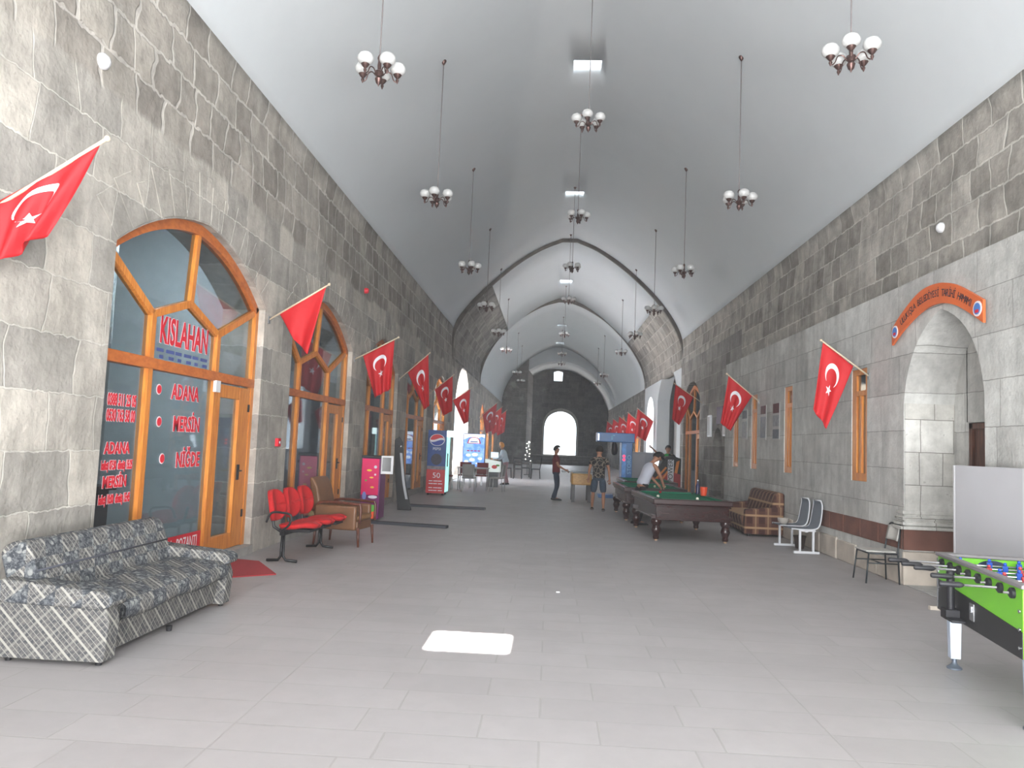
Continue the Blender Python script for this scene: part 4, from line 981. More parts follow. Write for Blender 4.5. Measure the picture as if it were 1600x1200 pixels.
# ------------------------------------------------------------------ cafe furniture beside it
def cafe_chair(name, label, mseat, mleg=STEEL):
    t = thing(name, label, 'chair')
    g = MB(); g.box((0, 0, 0.455), (0.42, 0.42, 0.05)); g.build('seat', mseat, t, bevel=0.015)
    g = MB(); g.grid(lambda i, j: (-0.20 + 0.40 * i, 0.19 + 0.05 * j - 0.03 * math.sin(PI * i), 0.50 + 0.40 * j), 8, 5); g.build('backrest', mseat, t, True, solid=0.035)
    for sx in (-1, 1):
        g = MB(); g.tube([(sx * 0.19, -0.18, 0.45), (sx * 0.20, -0.20, 0.0)], 0.012, 6); g.build('leg', mleg, t, True)
        g = MB(); g.tube([(sx * 0.19, 0.25, 0.86), (sx * 0.19, 0.20, 0.46), (sx * 0.20, 0.24, 0.0)], 0.012, 6); g.build('leg', mleg, t, True)
    return t
M_CGREY = mat('grey_vinyl', (128, 124, 122), 0.6, noise=0.06); M_CRED = mat('dark_red_vinyl', (110, 24, 30), 0.6, noise=0.08)
cg = cafe_chair('cafe_chair', 'x', M_CGREY); remember(cg)
cr_ = cafe_chair('cafe_chair', 'x', M_CRED); remember(cr_)
cg.location = (-2.60, 24.95, 0); cg.rotation_euler = (0, 0, PI); cg['label'] = 'grey cafe chair with its back to the camera, before the lit blue board'
dup(cg, (-1.72, 25.6, 0), -PI / 2 - 0.2, 'grey cafe chair seen from the side at the right end of the cafe table')
cr_.location = (-3.45, 25.75, 0); cr_.rotation_euler = (0, 0, PI / 2); cr_['label'] = 'dark red cafe chair next to the cooler, left of the grey chair'
dup(cr_, (-2.95, 26.85, 0), 0.0, 'dark red cafe chair on the far side of the table, under the lit board')
dup(cr_, (-2.35, 26.9, 0), 0.0, 'dark red cafe chair behind the table, next to the white display box')
for o in [o for o in bpy.data.objects if o.name.startswith('cafe_chair')]: o['group'] = 'cafe chairs by the drinks cooler'
t = thing('cafe_table', 'small pale-topped cafe table among the grey and red chairs', 'table', (-2.55, 25.9, 0))
g = MB(); g.box((0, 0, 0.745), (1.05, 0.7, 0.03)); g.build('tabletop', mat('pale_top', (150, 146, 142), 0.4, noise=0.05), t, bevel=0.005)
for sx in (-1, 1):
    for sy in (-1, 1):
        g = MB(); g.tube([(sx * 0.48, sy * 0.31, 0.73), (sx * 0.48, sy * 0.31, 0)], 0.015, 6); g.build('leg', STEEL, t, True)
# white display box with a screen on it
t = thing('display_counter', 'white printed counter box at the right end of the cafe table', 'counter', (-2.05, 28.3, 0))
g = MB(); g.prism([(-0.30, 0.55), (0.26, 0.55), (0.26, 0.93), (-0.30, 1.02)], -0.25, 0.25, 'Y'); g.build('box_body', mat('white_lit_print', (222, 230, 225), 0.4, noise=0.04, emit=((215, 230, 225), 0.35)), t, bevel=0.01)
g = MB(); g.b2((-0.22, -0.2, 0), (0.18, 0.2, 0.55)); g.build('box_stand', mat('grey_stand', (90, 92, 96), 0.6, noise=0.1), t)
g = MB(); g.prism([(0.05 + p[0], 0.74 + p[1]) for p in ringp(0.10, 0.07)], -0.257, -0.25, 'Y'); g.build('printed_fruit', M_LOGOR, t)
g = MB(); g.prism([(0.17 + p[0], 0.80 + p[1]) for p in ringp(0.07, 0.035)], -0.257, -0.25, 'Y'); g.build('printed_leaf', mat('leaf_green', (90, 140, 50), 0.5, noise=0.1), t)
t = thing('monitor', 'small lit white monitor standing on the printed counter box', 'monitor', (-2.03, 28.4, 1.02))
g = MB(); g.box((0, 0, 0.15), (0.30, 0.03, 0.22)); g.build('bezel', WHITEP, t, bevel=0.006)
g = MB(); g.box((0, -0.018, 0.15), (0.27, 0.006, 0.19)); g.build('screen', mat('lit_screen', (190, 225, 250), 0.3, noise=0.02, emit=((190, 225, 250), 1.0)), t)
g = MB(); g.box((0, 0, 0.02), (0.14, 0.12, 0.05)); g.build('stand', WHITEP, t)

# black restaurant tables and chairs further on
M_BLKW = wood('black_stained_wood', (34, 30, 30), (22, 20, 20), (4, 4, 12), 0.5)
def wood_chair(label):
    t = thing('black_dining_chair', label, 'chair')
    g = MB(); g.box((0, 0, 0.45), (0.42, 0.42, 0.05)); g.build('seat', M_BLKW, t, bevel=0.01)
    g = MB()
    for x in (-0.19, 0.19): g.bar((x, 0.19, 0.45), (x, 0.27, 1.0), 0.04, 0.04)
    for z in (0.65, 0.8, 0.95): g.bar((-0.19, 0.20 + (z - 0.45) * 0.14, z), (0.19, 0.20 + (z - 0.45) * 0.14, z), 0.02, 0.07)
    g.build('backrest', M_BLKW, t)
    for sx in (-1, 1):
        for sy in (-1, 1):
            g = MB(); g.bar((sx * 0.18, sy * 0.18, 0.45), (sx * 0.19, sy * 0.21, 0), 0.04, 0.04); g.build('leg', M_BLKW, t)
    return t
bc = wood_chair('x'); remember(bc)
spots = [(-0.62, 36.6, -PI / 2, 'black wooden chair at the right end, nearest the boy in the dark red shirt'), (-1.15, 37.7, 0.1, 'black wooden chair behind the right black table'), (-1.45, 35.7, PI, 'black wooden chair turned away, before the right black table'), (-1.98, 36.3, PI / 2, 'black wooden chair between the two black tables'), (-2.5, 37.8, 0.0, 'black wooden chair behind the left black table')]
for i, (x, y, r_, l_) in enumerate(spots):
    o = bc if i == 0 else dup(bc, (x, y, 0), r_, l_)
    o.location = (x, y, 0); o.rotation_euler = (0, 0, r_); o['label'] = l_; o['group'] = 'black chairs at the far tables'
for i, (x, y, l_) in enumerate(((-1.25, 36.6, 'right one of the two black tables beyond the side portal'), (-2.7, 36.9, 'left one of the two black tables beyond the side portal'))):
    t = thing('black_table', l_, 'table', (x, y, 0), group='black tables at the far left')
    g = MB(); g.box((0, 0, 0.75), (0.9, 0.8, 0.04)); g.build('tabletop', M_BLKW, t, bevel=0.005)
    for sx in (-1, 1):
        for sy in (-1, 1):
            g = MB(); g.bar((sx * 0.4, sy * 0.35, 0.73), (sx * 0.4, sy * 0.35, 0), 0.05, 0.05); g.build('leg', M_BLKW, t)
t = thing('twinkling_stand', 'slender dark stand dotted with small white lights beside the far wall block', 'lamp', (-1.15, 40.5, 0))
g = MB(); g.tube([(0, 0, 0), (0, 0, 1.75)], 0.02, 8); g.lathe([(0.18, 0), (0.18, 0.03), (0.03, 0.05)], (0, 0, 0), 12); g.build('stem', BLACKM, t)
for k in range(14):
    a = k * 2.4; z = 0.75 + 0.075 * k; r_ = 0.16 - 0.008 * k
    g = MB(); g.ball((r_ * math.cos(a), r_ * math.sin(a), z), 0.022 if k < 13 else 0.05, 8, 6); b_ = g.build('small_bulb', mat('tiny_bulb', (255, 250, 240), 0.3, noise=0.01, emit=((255, 250, 240), 6)), t)
    g = MB(); g.tube([(0, 0, z - 0.04), (r_ * math.cos(a), r_ * math.sin(a), z)], 0.006, 5); g.build('branch', BLACKM, t)

# ------------------------------------------------------------------ pool tables
M_FELT = mat('green_felt', (30, 112, 84), 0.95, noise=0.06, nscale=60, spec=0.1)
M_RAILTOP = mat('rail_trim', (46, 18, 17), 0.4, noise=0.15)
def pool_table(label, loc, rz):
    t = thing('pool_table', label, 'pool table', loc, rz)
    W, Ln, H = 1.42, 2.50, 0.75
    g = MB(); g.b2((-W / 2 + 0.13, 0.13, H - 0.05), (W / 2 - 0.13, Ln - 0.13, H - 0.025)); g.build('playing_cloth', M_FELT, t)
    g = MB()
    g.prism([(-W / 2, 0), (W / 2, 0), (W / 2, Ln), (-W / 2, Ln)], H - 0.10, H, 'Z', [[(-W / 2 + 0.14, 0.14), (W / 2 - 0.14, 0.14), (W / 2 - 0.14, Ln - 0.14), (-W / 2 + 0.14, Ln - 0.14)][::-1]])
    g.build('rail', M_RAILTOP, t, bevel=0.02)
    g = MB()
    for a, b, c, d in ((-W / 2 + 0.13, 0.2, -W / 2 + 0.18, Ln - 0.2), (W / 2 - 0.18, 0.2, W / 2 - 0.13, Ln - 0.2), (-W / 2 + 0.2, 0.13, W / 2 - 0.2, 0.18), (-W / 2 + 0.2, Ln - 0.18, W / 2 - 0.2, Ln - 0.13)): g.b2((a, b, H - 0.03), (c, d, H + 0.003))
    g.build('cushion', M_FELT, t, bevel=0.01)
    g = MB(); g.b2((-W / 2 + 0.06, 0.06, H - 0.36), (W / 2 - 0.06, Ln - 0.06, H - 0.09)); g.build('apron', M_MAHOG, t, bevel=0.012)
    g = MB(); g.b2((-W / 2 + 0.03, 0.03, H - 0.135), (W / 2 - 0.03, Ln - 0.03, H - 0.105)); g.b2((-W / 2 + 0.04, 0.04, H - 0.375), (W / 2 - 0.04, Ln - 0.04, H - 0.345)); g.build('moulding', M_MAHOG, t, bevel=0.008)
    g = MB()
    for s in (-1, 1): g.b2((s * (W / 2 - 0.01) - 0.012, 0.05, H - 0.004), (s * (W / 2 - 0.01) + 0.012, Ln - 0.05, H + 0.004))
    g.build('rail_edge_strip', CHROME, t)
    for sx in (-1, 1):
        for sy in (0.05, 0.5, 0.95):
            x, y = sx * (W / 2 - 0.09), 0.0 + Ln * sy
            g = MB(); g.lathe([(0.058, H - 0.03), (0.062, H + 0.0035), (0.05, H + 0.004), (0.048, H - 0.03)], (sx * (W / 2 - 0.12), y if sy == 0.5 else (0.12 if sy < 0.5 else Ln - 0.12), 0), 12, caps=False); g.build('pocket', BLACKP, t)
            if sy == 0.5: continue
            y = 0.18 if sy < 0.5 else Ln - 0.18
            g = MB(); g.b2((x - 0.09, y - 0.09, 0.40), (x + 0.09, y + 0.09, 0.46))
            g.lathe([(0.05, 0.03), (0.055, 0.06), (0.05, 0.10), (0.062, 0.13), (0.085, 0.19), (0.07, 0.24), (0.062, 0.27), (0.09, 0.31), (0.095, 0.35), (0.08, 0.40)], (x, y, 0), 16)
            l_ = g.build('leg', M_MAHOG, t, 45)
            g = MB(); g.lathe([(0.028, 0.0), (0.032, 0.03)], (x, y, 0), 10); g.build('foot', mat('brass_foot', (190, 160, 130), 0.4, 0.5, noise=0.1), l_)
    # side cross frame
    return t
p1 = pool_table('nearest pool table with green cloth and turned mahogany legs', (2.58, 13.75, 0), R(3)); remember(p1)
p2 = dup(p1, (2.40, 17.3, 0), R(1.0), 'second pool table, where the man in the white tank top leans over')
p3 = dup(p1, (2.72, 20.5, 0), R(0), 'farthest pool table, before the blue machine')
for o in (p1, p2, p3): o['group'] = 'pool tables in a row'
def ball_on(x, y, c, label):
    g = MB(); g.ball((0, 0, 0.0285), 0.0285, 14, 10); o = g.build('billiard_ball', mat('ball_%d_%d_%d' % c, c, 0.1, noise=0.02, coat=0.6), None, True); o.location = (x, y, 0.725)
    tag(o, label, 'ball', 'balls on the pool tables')
ball_on(2.05, 14.45, (225, 220, 205), 'left cream ball on the nearest pool table'); ball_on(2.72, 14.15, (232, 228, 214), 'right white ball on the nearest pool table')
ball_on(2.5, 18.2, (210, 200, 180), 'left pale ball on the second pool table'); ball_on(2.75, 18.3, (206, 196, 170), 'right pale ball on the second pool table'); ball_on(2.3, 15.9, (160, 40, 40), 'red ball at the far end of the nearest pool table')
g = MB(); g.lathe([(0.055, 0), (0.075, 0.17), (0.072, 0.17), (0.05, 0.01)], (0, 0, 0), 16)
o = g.build('orange_tub', mat('orange_plastic', (214, 72, 34), 0.4, noise=0.06), None, 40); o.location = (3.05, 15.25, 0.75); tag(o, 'orange plastic tub on the right rail of the nearest pool table', 'tub')
t = thing('dark_bottle', 'dark blue bottle standing in front of the small wall niche', 'bottle', (3.03, 15.75, 0.75))
g = MB(); g.lathe([(0.04, 0), (0.042, 0.16), (0.03, 0.2), (0.014, 0.24), (0.014, 0.27)], (0, 0, 0), 12); g.build('bottle_body', mat('dark_blue_glass', (28, 32, 74), 0.2, noise=0.1), t, 50)
g = MB(); g.lathe([(0.016, 0.265), (0.016, 0.29)], (0, 0, 0), 10); g.build('cap', WHITEP, t)

# ------------------------------------------------------------------ blue machine
bm_ = thing('boxing_machine', 'tall blue machine with an overhanging top beam and a red light', 'arcade machine', (2.52, 24.9, 0))
M_BLUE2 = mat('machine_blue', (20, 96, 160), 0.35, noise=0.2, nscale=3)
g = MB(); g.b2((-0.20, -0.15, 0.05), (0.14, 0.55, 2.08)); g.build('column', M_BLUE2, bm_, bevel=0.015)
g = MB(); g.b2((-1.0, -0.20, 1.80), (0.20, 0.60, 2.10)); bb = g.build('overhead_beam', M_BLUE2, bm_, bevel=0.02)
g = MB(); g.b2((-0.98, -0.21, 1.84), (-0.94, -0.20, 2.06)); g.build('lamp_strip', mat('strip_white', (230, 235, 240), 0.3, noise=0.02, emit=((235, 240, 250), 1.5)), bb)
g = MB(); g.b2((-0.56, -0.206, 1.87), (-0.50, -0.20, 2.03)); g.b2((-0.56, -0.206, 2.00), (-0.44, -0.20, 2.03)); g.build('beam_mark', mat('pale_blue_print', (110, 170, 210), 0.5, noise=0.05), bb)
g = MB(); g.b2((-0.19, -0.17, 0.45), (-0.06, -0.15, 1.75)); g.build('light_panel', mat('panel_blue', (70, 130, 190), 0.4, noise=0.3, nscale=6, emit=((60, 110, 180), 0.15)), bm_)
for z in (1.36, 1.25):
    g = MB(); g.ball((-0.125, -0.17, z), (0.045, 0.02, 0.045)); g.build('red_light', mat('red_lamp', (240, 50, 80), 0.3, noise=0.02, emit=((250, 60, 90), 1.6)), bm_, True)
text('STORO', 0.17, mat('pale_blue_print'), bm_, (0.05, -0.155, 1.1), (PI / 2, R(-90), 0), 'lettering', 1.1)
g = MB(); g.b2((-0.9, -0.1, 0.0), (0.2, 0.6, 0.10)); g.build('base_plate', M_BLUE2, bm_, bevel=0.01)
g = MB(); g.lathe([(0.05, 1.8), (0.09, 1.72), (0.12, 1.55), (0.09, 1.42), (0.03, 1.38)], (-0.42, 0.15, 0), 14); g.build('punch_bag', BLACKP, bm_, True)

# ------------------------------------------------------------------ small wooden foosball table with its players
ft = thing('wooden_football_table', 'small wooden table football box on black legs between the two boys', 'game table', (0.96, 22.3, 0))
g = MB(); g.prism([(-0.30, 0.50), (0.30, 0.50), (0.30, 0.83), (-0.30, 0.83)], 0.0, 1.2, 'Y'); g.build('box_body', M_TANW, ft, bevel=0.05)
g = MB(); g.b2((-0.24, 0.06, 0.825), (0.24, 1.14, 0.84)); g.build('playing_field', mat('field_pale', (150, 160, 160), 0.4, noise=0.05), ft)
for sx in (-1, 1):
    for y in (0.08, 1.1):
        g = MB(); g.bar((sx * 0.23, y, 0.52), (sx * 0.23, y, 0), 0.11, 0.09); g.build('leg', BLACKP, ft)
for y in (0.3, 0.6, 0.9):
    g = MB(); g.tube([(-0.5, y, 0.86), (0.5, y, 0.86)], 0.008, 6); g.tube([(-0.58, y, 0.86), (-0.46, y, 0.86)], 0.018, 8); g.build('rod', CHROME, ft)

# ------------------------------------------------------------------ green and black foosball table (right foreground)
fz = thing('foosball_table', 'green and black foosball table cut off by the right edge', 'foosball table', (3.16, 6.40, 0), R(-9.3))
M_LIME = mat('lime_green_panel', (112, 190, 40), 0.35, noise=0.05, nscale=3); M_FBLK = mat('black_panel', (18, 18, 20), 0.35, noise=0.1)
M_GREYT = mat('grey_rail_top', (120, 116, 118), 0.45, noise=0.06)
W, Ln = 0.76, 1.54   # local x: across, local -y: toward the camera
def slab(x0, x1, y0, y1, z0, z1, nm, m, bev=0.006, par=fz):
    g = MB(); g.b2((x0, -y1, z0), (x1, -y0, z1)); return g.build(nm, m, par, bevel=bev)
sd1 = slab(0.0, 0.035, 0, Ln, 0.44, 0.86, 'side_panel', M_LIME); slab(W - 0.035, W, 0, Ln, 0.44, 0.86, 'side_panel', M_LIME)
slab(0.035, W - 0.035, 0, 0.035, 0.44, 0.86, 'end_panel', M_LIME); slab(0.035, W - 0.035, Ln - 0.035, Ln, 0.44, 0.86, 'end_panel', M_LIME)
for x0, x1, nm in ((-0.006, 0.0, 'black_lower_panel'), (W, W + 0.006, 'black_lower_panel')):
    g = MB(); g.prism([(-Ln, 0.44), (0, 0.44), (0, 0.68), (-Ln, 0.60)], x0, x1, 'X'); g.build(nm, M_FBLK, fz)
g = MB(); g.prism([(0, 0.44), (W, 0.44), (W, 0.68), (0, 0.68)], 0.0, 0.006, 'Y'); g.build('black_lower_panel', M_FBLK, fz)
slab(-0.015, 0.05, -0.02, Ln + 0.02, 0.86, 0.885, 'top_rail', M_GREYT); slab(W - 0.05, W + 0.015, -0.02, Ln + 0.02, 0.86, 0.885, 'top_rail', M_GREYT)
slab(0.05, W - 0.05, -0.02, 0.05, 0.86, 0.885, 'top_rail', M_GREYT)
slab(0.035, W - 0.035, 0.035, Ln - 0.035, 0.74, 0.75, 'playing_field', mat('field_green', (60, 130, 60), 0.5, noise=0.05))
g = MB(); g.prism([(W / 2 + 0.12 * math.cos(PI * k / 16), 0.78 + 0.07 * math.sin(PI * k / 16)) for k in range(17)], -0.045, -0.036, 'Y'); g.build('goal_mouth', mat('goal_navy', (14, 34, 70), 0.5, noise=0.1), fz)
for k in range(6):   # corner bolts
    g = MB(); g.lathe([(0.012, 0), (0.012, -0.008)], (-0.004, -0.03 if k % 2 else -Ln + 0.03, 0.50 + 0.11 * (k // 2)), 10, 'X'); g.build('bolt', CHROME, fz)
g = MB(); g.b2((-0.008, -0.014, 0.46), (0.03, 0.008, 0.84)); g.build('corner_strip', STEEL, fz)
M_LEGW = mat('pale_blue_leg', (196, 208, 226), 0.35, 0.2, noise=0.03)
for x in (0.09, W - 0.09):
    for y in (0.08, Ln - 0.10):
        g = MB(); g.prism([(x - 0.045, 0.48), (x + 0.045, 0.48), (x + 0.035, 0.08), (x - 0.035, 0.08)], -y - 0.035, -y + 0.035, 'Y'); l_ = g.build('leg', M_LEGW, fz, bevel=0.004)
        g = MB(); g.lathe([(0.055, 0), (0.055, 0.012), (0.03, 0.03), (0.018, 0.045), (0.018, 0.085)], (x, -y, 0), 16); g.build('levelling_foot', mat('grey_foot', (90, 98, 110), 0.4, 0.3, noise=0.1), l_, 40)
M_BLUEP = mat('player_blue', (34, 84, 190), 0.35, noise=0.05); M_REDP2 = mat('player_red', (186, 60, 66), 0.35, noise=0.05)
M_GRIP = mat('black_grip', (24, 24, 30), 0.55, noise=0.1)
slides = [-0.10, -0.02, 0.04, -0.12, 0.05, 0.10, -0.05, 0.02]
for k in range(8):
    y = -(0.12 + k * 0.185); z = 0.815; left = k % 2 == 0 or k in (1, )
    sl = slides[k]
    g = MB(); g.tube([(-0.20 + sl * 0.6 if left else 0.0 - 0.06, y, z), (W + 0.12, y, z)], 0.008, 8); rd = g.build('rod', CHROME, fz, True)
    hx = (-0.34 + sl * 0.6) if left else W + 0.12
    g = MB(); g.lathe([(0.014, 0), (0.019, 0.01), (0.017, 0.06), (0.02, 0.12), (0.014, 0.14)], (hx, y, z), 10, 'X'); g.build('grip', M_GRIP, rd, 40)
    g = MB(); g.lathe([(0.034, 0.0), (0.034, -0.02), (0.02, -0.03)], (-0.0, y, z), 16, 'X'); g.build('rod_bushing', M_GRIP, rd, 40)
    nm = [3, 1, 3, 5, 5, 3, 1, 3][k]; mp_ = M_BLUEP if k in (0, 1, 3, 5) else M_REDP2
    for q in range(nm):
        x = W / 2 + (q - (nm - 1) / 2) * 0.62 / max(nm, 3) + sl * 0.5
        g = MB(); g.b2((x - 0.018, y - 0.012, z - 0.02), (x + 0.018, y + 0.012, z + 0.03)); g.ball((x, y, z + 0.042), 0.014, 8, 6); g.b2((x - 0.012, y - 0.012, z - 0.07), (x + 0.012, y + 0.012, z - 0.02)); g.build('player_figure', mp_, rd, bevel=0.004)
# score slide / ball chute and coin plate on the near side
g = MB(); g.tube([(-0.05, -0.44, 0.80), (-0.05, -0.44, 0.52)], 0.028, 10); g.b2((-0.10, -0.50, 0.45), (-0.006, -0.38, 0.52)); g.b2((-0.045, -0.46, 0.79), (-0.0, -0.40, 0.83)); g.build('ball_chute', M_GRIP, fz, 40)
g = MB(); g.b2((-0.10, -0.62, 0.45), (-0.006, -0.50, 0.47)); g.build('ball_tray', M_GRIP, fz, bevel=0.004)
g = MB(); g.b2((-0.012, -0.78, 0.50), (-0.004, -0.70, 0.62)); cp = g.build('coin_plate', STEEL, fz, bevel=0.003)
g = MB(); g.b2((-0.02, -0.755, 0.56), (-0.012, -0.725, 0.60)); g.build('coin_slot', CHROME, cp)

# ------------------------------------------------------------------ plastic and steel chairs on the right
M_WFR = mat('white_tube', (206, 208, 212), 0.4, noise=0.03); M_GSEAT = mat('grey_plastic_seat', (104, 112, 122), 0.5, noise=0.06)
ds = thing('double_school_seat', 'white framed double seat with two grey high backs by the wall', 'seat', (4.30, 13.0, 0), R(2))
for y in (0.03, 1.03):
    g = MB(); g.bar((-0.20, y, 0.02), (0.22, y, 0.02), 0.05, 0.04); g.bar((-0.10, y, 0.02), (-0.10, y, 0.38), 0.035, 0.035); g.bar((0.12, y, 0.02), (0.12, y, 0.38), 0.035, 0.035); g.bar((-0.12, y, 0.375), (0.16, y, 0.375), 0.035, 0.03); g.build('leg_frame', M_WFR, ds, bevel=0.005)
g = MB(); g.bar((0.0, 0.0, 0.365), (0.0, 1.05, 0.365), 0.05, 0.03); g.build('seat_rail', M_WFR, ds)
for yc in (0.24, 0.80):
    path_ = spline([(-0.24, 0.40), (-0.05, 0.395), (0.14, 0.40), (0.22, 0.46), (0.255, 0.62), (0.275, 0.80), (0.26, 0.87)], 4)
    def shell(i, j, yc=yc):
        k = j * (len(path_) - 1); a = int(min(k, len(path_) - 2)); f = k - a
        x, z = [path_[a][q] + (path_[a + 1][q] - path_[a][q]) * f for q in (0, 1)]
        wd = 0.21 if z < 0.45 else (0.21 - 0.05 * ((z - 0.45) / 0.4) ** 3)
        return (x, yc + (i * 2 - 1) * wd, z)
    g = MB(); g.grid(shell, 8, 24); g.build('seat_shell', M_GSEAT, ds, True, solid=0.012)
    for s in (-1, 1):
        g = MB(); g.tube([(x, yc + s * (0.215 if z < 0.45 else 0.215 - 0.05 * ((z - 0.45) / 0.4) ** 3), z) for x, z in path_], 0.012, 8); g.build('shell_edge', M_WFR, ds, True)
    g = MB(); g.tube([(0.262, yc - 0.165, 0.872), (0.262, yc + 0.165, 0.872)], 0.013, 8); g.build('shell_edge', M_WFR, ds, True)
g = MB(); g.lathe([(0.05, 0), (0.09, 0.05), (0.10, 0.10), (0.09, 0.10), (0.045, 0.01)], (0, 0, 0), 18); o = g.build('white_bowl', mat('bowl_ceramic', (170, 164, 156), 0.4, noise=0.05), None, 50)
o.location = (4.16, 13.80, 0.405); tag(o, 'pale round bowl on the far seat of the white double seat', 'bowl')
t = thing('dark_rubbish_bin', 'small dark pot on the floor under the white double seat', 'pot', (4.42, 13.72, 0))
g = MB(); g.lathe([(0.07, 0), (0.10, 0.20), (0.09, 0.20), (0.06, 0.02)], (0, 0, 0), 14); g.build('pot_body', mat('dark_brown_pot', (52, 38, 32), 0.7, noise=0.2), t, 50)
g = MB(); g.lathe([(0.095, 0.18), (0.11, 0.2), (0.11, 0.22), (0.095, 0.22)], (0, 0, 0), 14); g.build('pot_rim', mat('dark_brown_pot'), t, 50)

sch = thing('school_chair', 'old steel chair with white seat and back near the foosball table', 'chair', (4.37, 10.48, 0), R(0))
M_DKT = mat('dark_tube', (52, 58, 62), 0.4, 0.4, noise=0.1)
# seat faces -X (toward the hall), back at +X
g = MB(); g.b2((-0.20, -0.19, 0.40), (0.18, 0.19, 0.42)); g.build('seat', mat('worn_white_ply', (190, 188, 182), 0.5, noise=0.06), sch, bevel=0.008)
g = MB(); g.grid(lambda i, j: (0.20 + 0.04 * j + 0.03 * math.sin(PI * i), -0.17 + 0.34 * i, 0.55 + 0.19 * j), 8, 5); g.build('backrest', mat('worn_white_ply'), sch, True, solid=0.014)
for s in (-1, 1):
    g = MB(); g.tube([(-0.17, s * 0.19, 0.385), (-0.21, s * 0.21, 0.0)], 0.011, 8); g.build('leg', M_DKT, sch, True)
    g = MB(); g.tube([(0.245, s * 0.17, 0.74), (0.20, s * 0.19, 0.42), (0.22, s * 0.20, 0.0)], 0.011, 8); g.build('leg', M_DKT, sch, True)
g = MB(); g.tube(spline([(0.245, -0.17, 0.72), (0.25, -0.12, 0.765), (0.25, 0.12, 0.765), (0.245, 0.17, 0.72)], 4), 0.011, 8); g.tube([(-0.17, -0.19, 0.385), (0.2, -0.19, 0.385)], 0.01, 8); g.tube([(-0.17, 0.19, 0.385), (0.2, 0.19, 0.385)], 0.01, 8); g.tube([(-0.17, -0.19, 0.385), (-0.17, 0.19, 0.385)], 0.01, 8)
g.tube([(-0.19, -0.2, 0.26), (0.21, -0.195, 0.26)], 0.009, 6); g.tube([(-0.19, 0.2, 0.26), (0.21, 0.195, 0.26)], 0.009, 6); g.tube([(0.0, -0.2, 0.26), (0.0, 0.2, 0.26)], 0.009, 6); g.build('tube_frame', M_DKT, sch, True)

# ------------------------------------------------------------------ plaid sofa
def plaid():
    g = NT('brown_plaid'); P = g.tc.outputs['Object']; x, y, z = g.sep(P); h = g.math('ADD', x, y)
    def band(d, per, w_, off=0.0):
        f = g.math('FRACT', g.math('ADD', g.math('DIVIDE', d, per), off)); f = g.math('ABSOLUTE', g.math('SUBTRACT', f, 0.5)); return g.step(f, 0.5 - w_ / 2 - 0.03, 0.5 - w_ / 2 + 0.03)
    c = g.mix(band(h, 0.24, 0.5), lin((66, 36, 32)), lin((104, 72, 56))); c = g.mix(g.math('MULTIPLY', band(z, 0.24, 0.5, 0.2), 0.6), c, lin((92, 60, 48)))
    c = g.mix(g.math('MULTIPLY', band(z, 0.24, 0.16, 0.3), 0.8), c, lin((170, 138, 104))); c = g.mix(g.math('MULTIPLY', band(h, 0.24, 0.12), 0.6), c, lin((160, 130, 100)))
    g.l(c, g.b.inputs['Base Color']); g.b.inputs['Roughness'].default_value = 0.95; g.bump(g.noise(P, 80, 2), 0.1, 0.01); return g.m
M_PLAID = plaid()
ps = thing('plaid_sofa', 'brown plaid sofa against the right wall beyond the white seat', 'sofa', (4.56, 15.3, 0))
rounded(0.0, 0.16, [(-0.70, 0.04), (0.06, 0.04), (0.06, 0.60), (-0.68, 0.52)], 'arm', M_PLAID, ps, 0.03); rounded(1.75, 1.91, [(-0.70, 0.04), (0.06, 0.04), (0.06, 0.60), (-0.68, 0.52)], 'arm', M_PLAID, ps, 0.03)
rounded(0.16, 1.75, [(-0.66, 0.05), (0.0, 0.05), (0.0, 0.42), (-0.68, 0.42), (-0.72, 0.36), (-0.70, 0.25)], 'seat', M_PLAID, ps, 0.03)
rounded(0.02, 1.89, [(-0.22, 0.40), (0.08, 0.40), (0.08, 0.84), (0.0, 0.88), (-0.10, 0.84)], 'backrest', M_PLAID, ps, 0.04)
for y in (0.08, 1.83):
    for x in (-0.6, 0.0):
        g = MB(); g.lathe([(0.025, 0), (0.03, 0.05)], (x, y, 0), 8); g.build('foot', BLACKP, ps)

# ------------------------------------------------------------------ white boards on feet
def standing_board(label, loc, rz, w_, z0, z1):
    t = thing('display_board', label, 'board', loc, rz)
    g = MB(); g.b2((-0.012, 0, z0), (0.012, w_, z1)); g.build('panel', mat('board_white', (196, 196, 200), 0.5, noise=0.03, nscale=2), t)
    for y in (0.02, w_ - 0.02):
        g = MB(); g.bar((0, y, 0.03), (0, y, z1), 0.03, 0.03); g.build('post', WHITEP, t)
        g = MB(); g.bar((-0.28, y, 0.02), (0.12, y, 0.02), 0.05, 0.04); g.build('foot', M_PALES, t)
    return t
standing_board('white display board on feet between the recess and the foosball table', (4.46, 7.40, 0), R(-1), 1.32, 0.58, 1.58)
standing_board('white display board at the right edge behind the foosball table', (4.46, 5.95, 0), R(-1), 1.35, 0.58, 1.56)

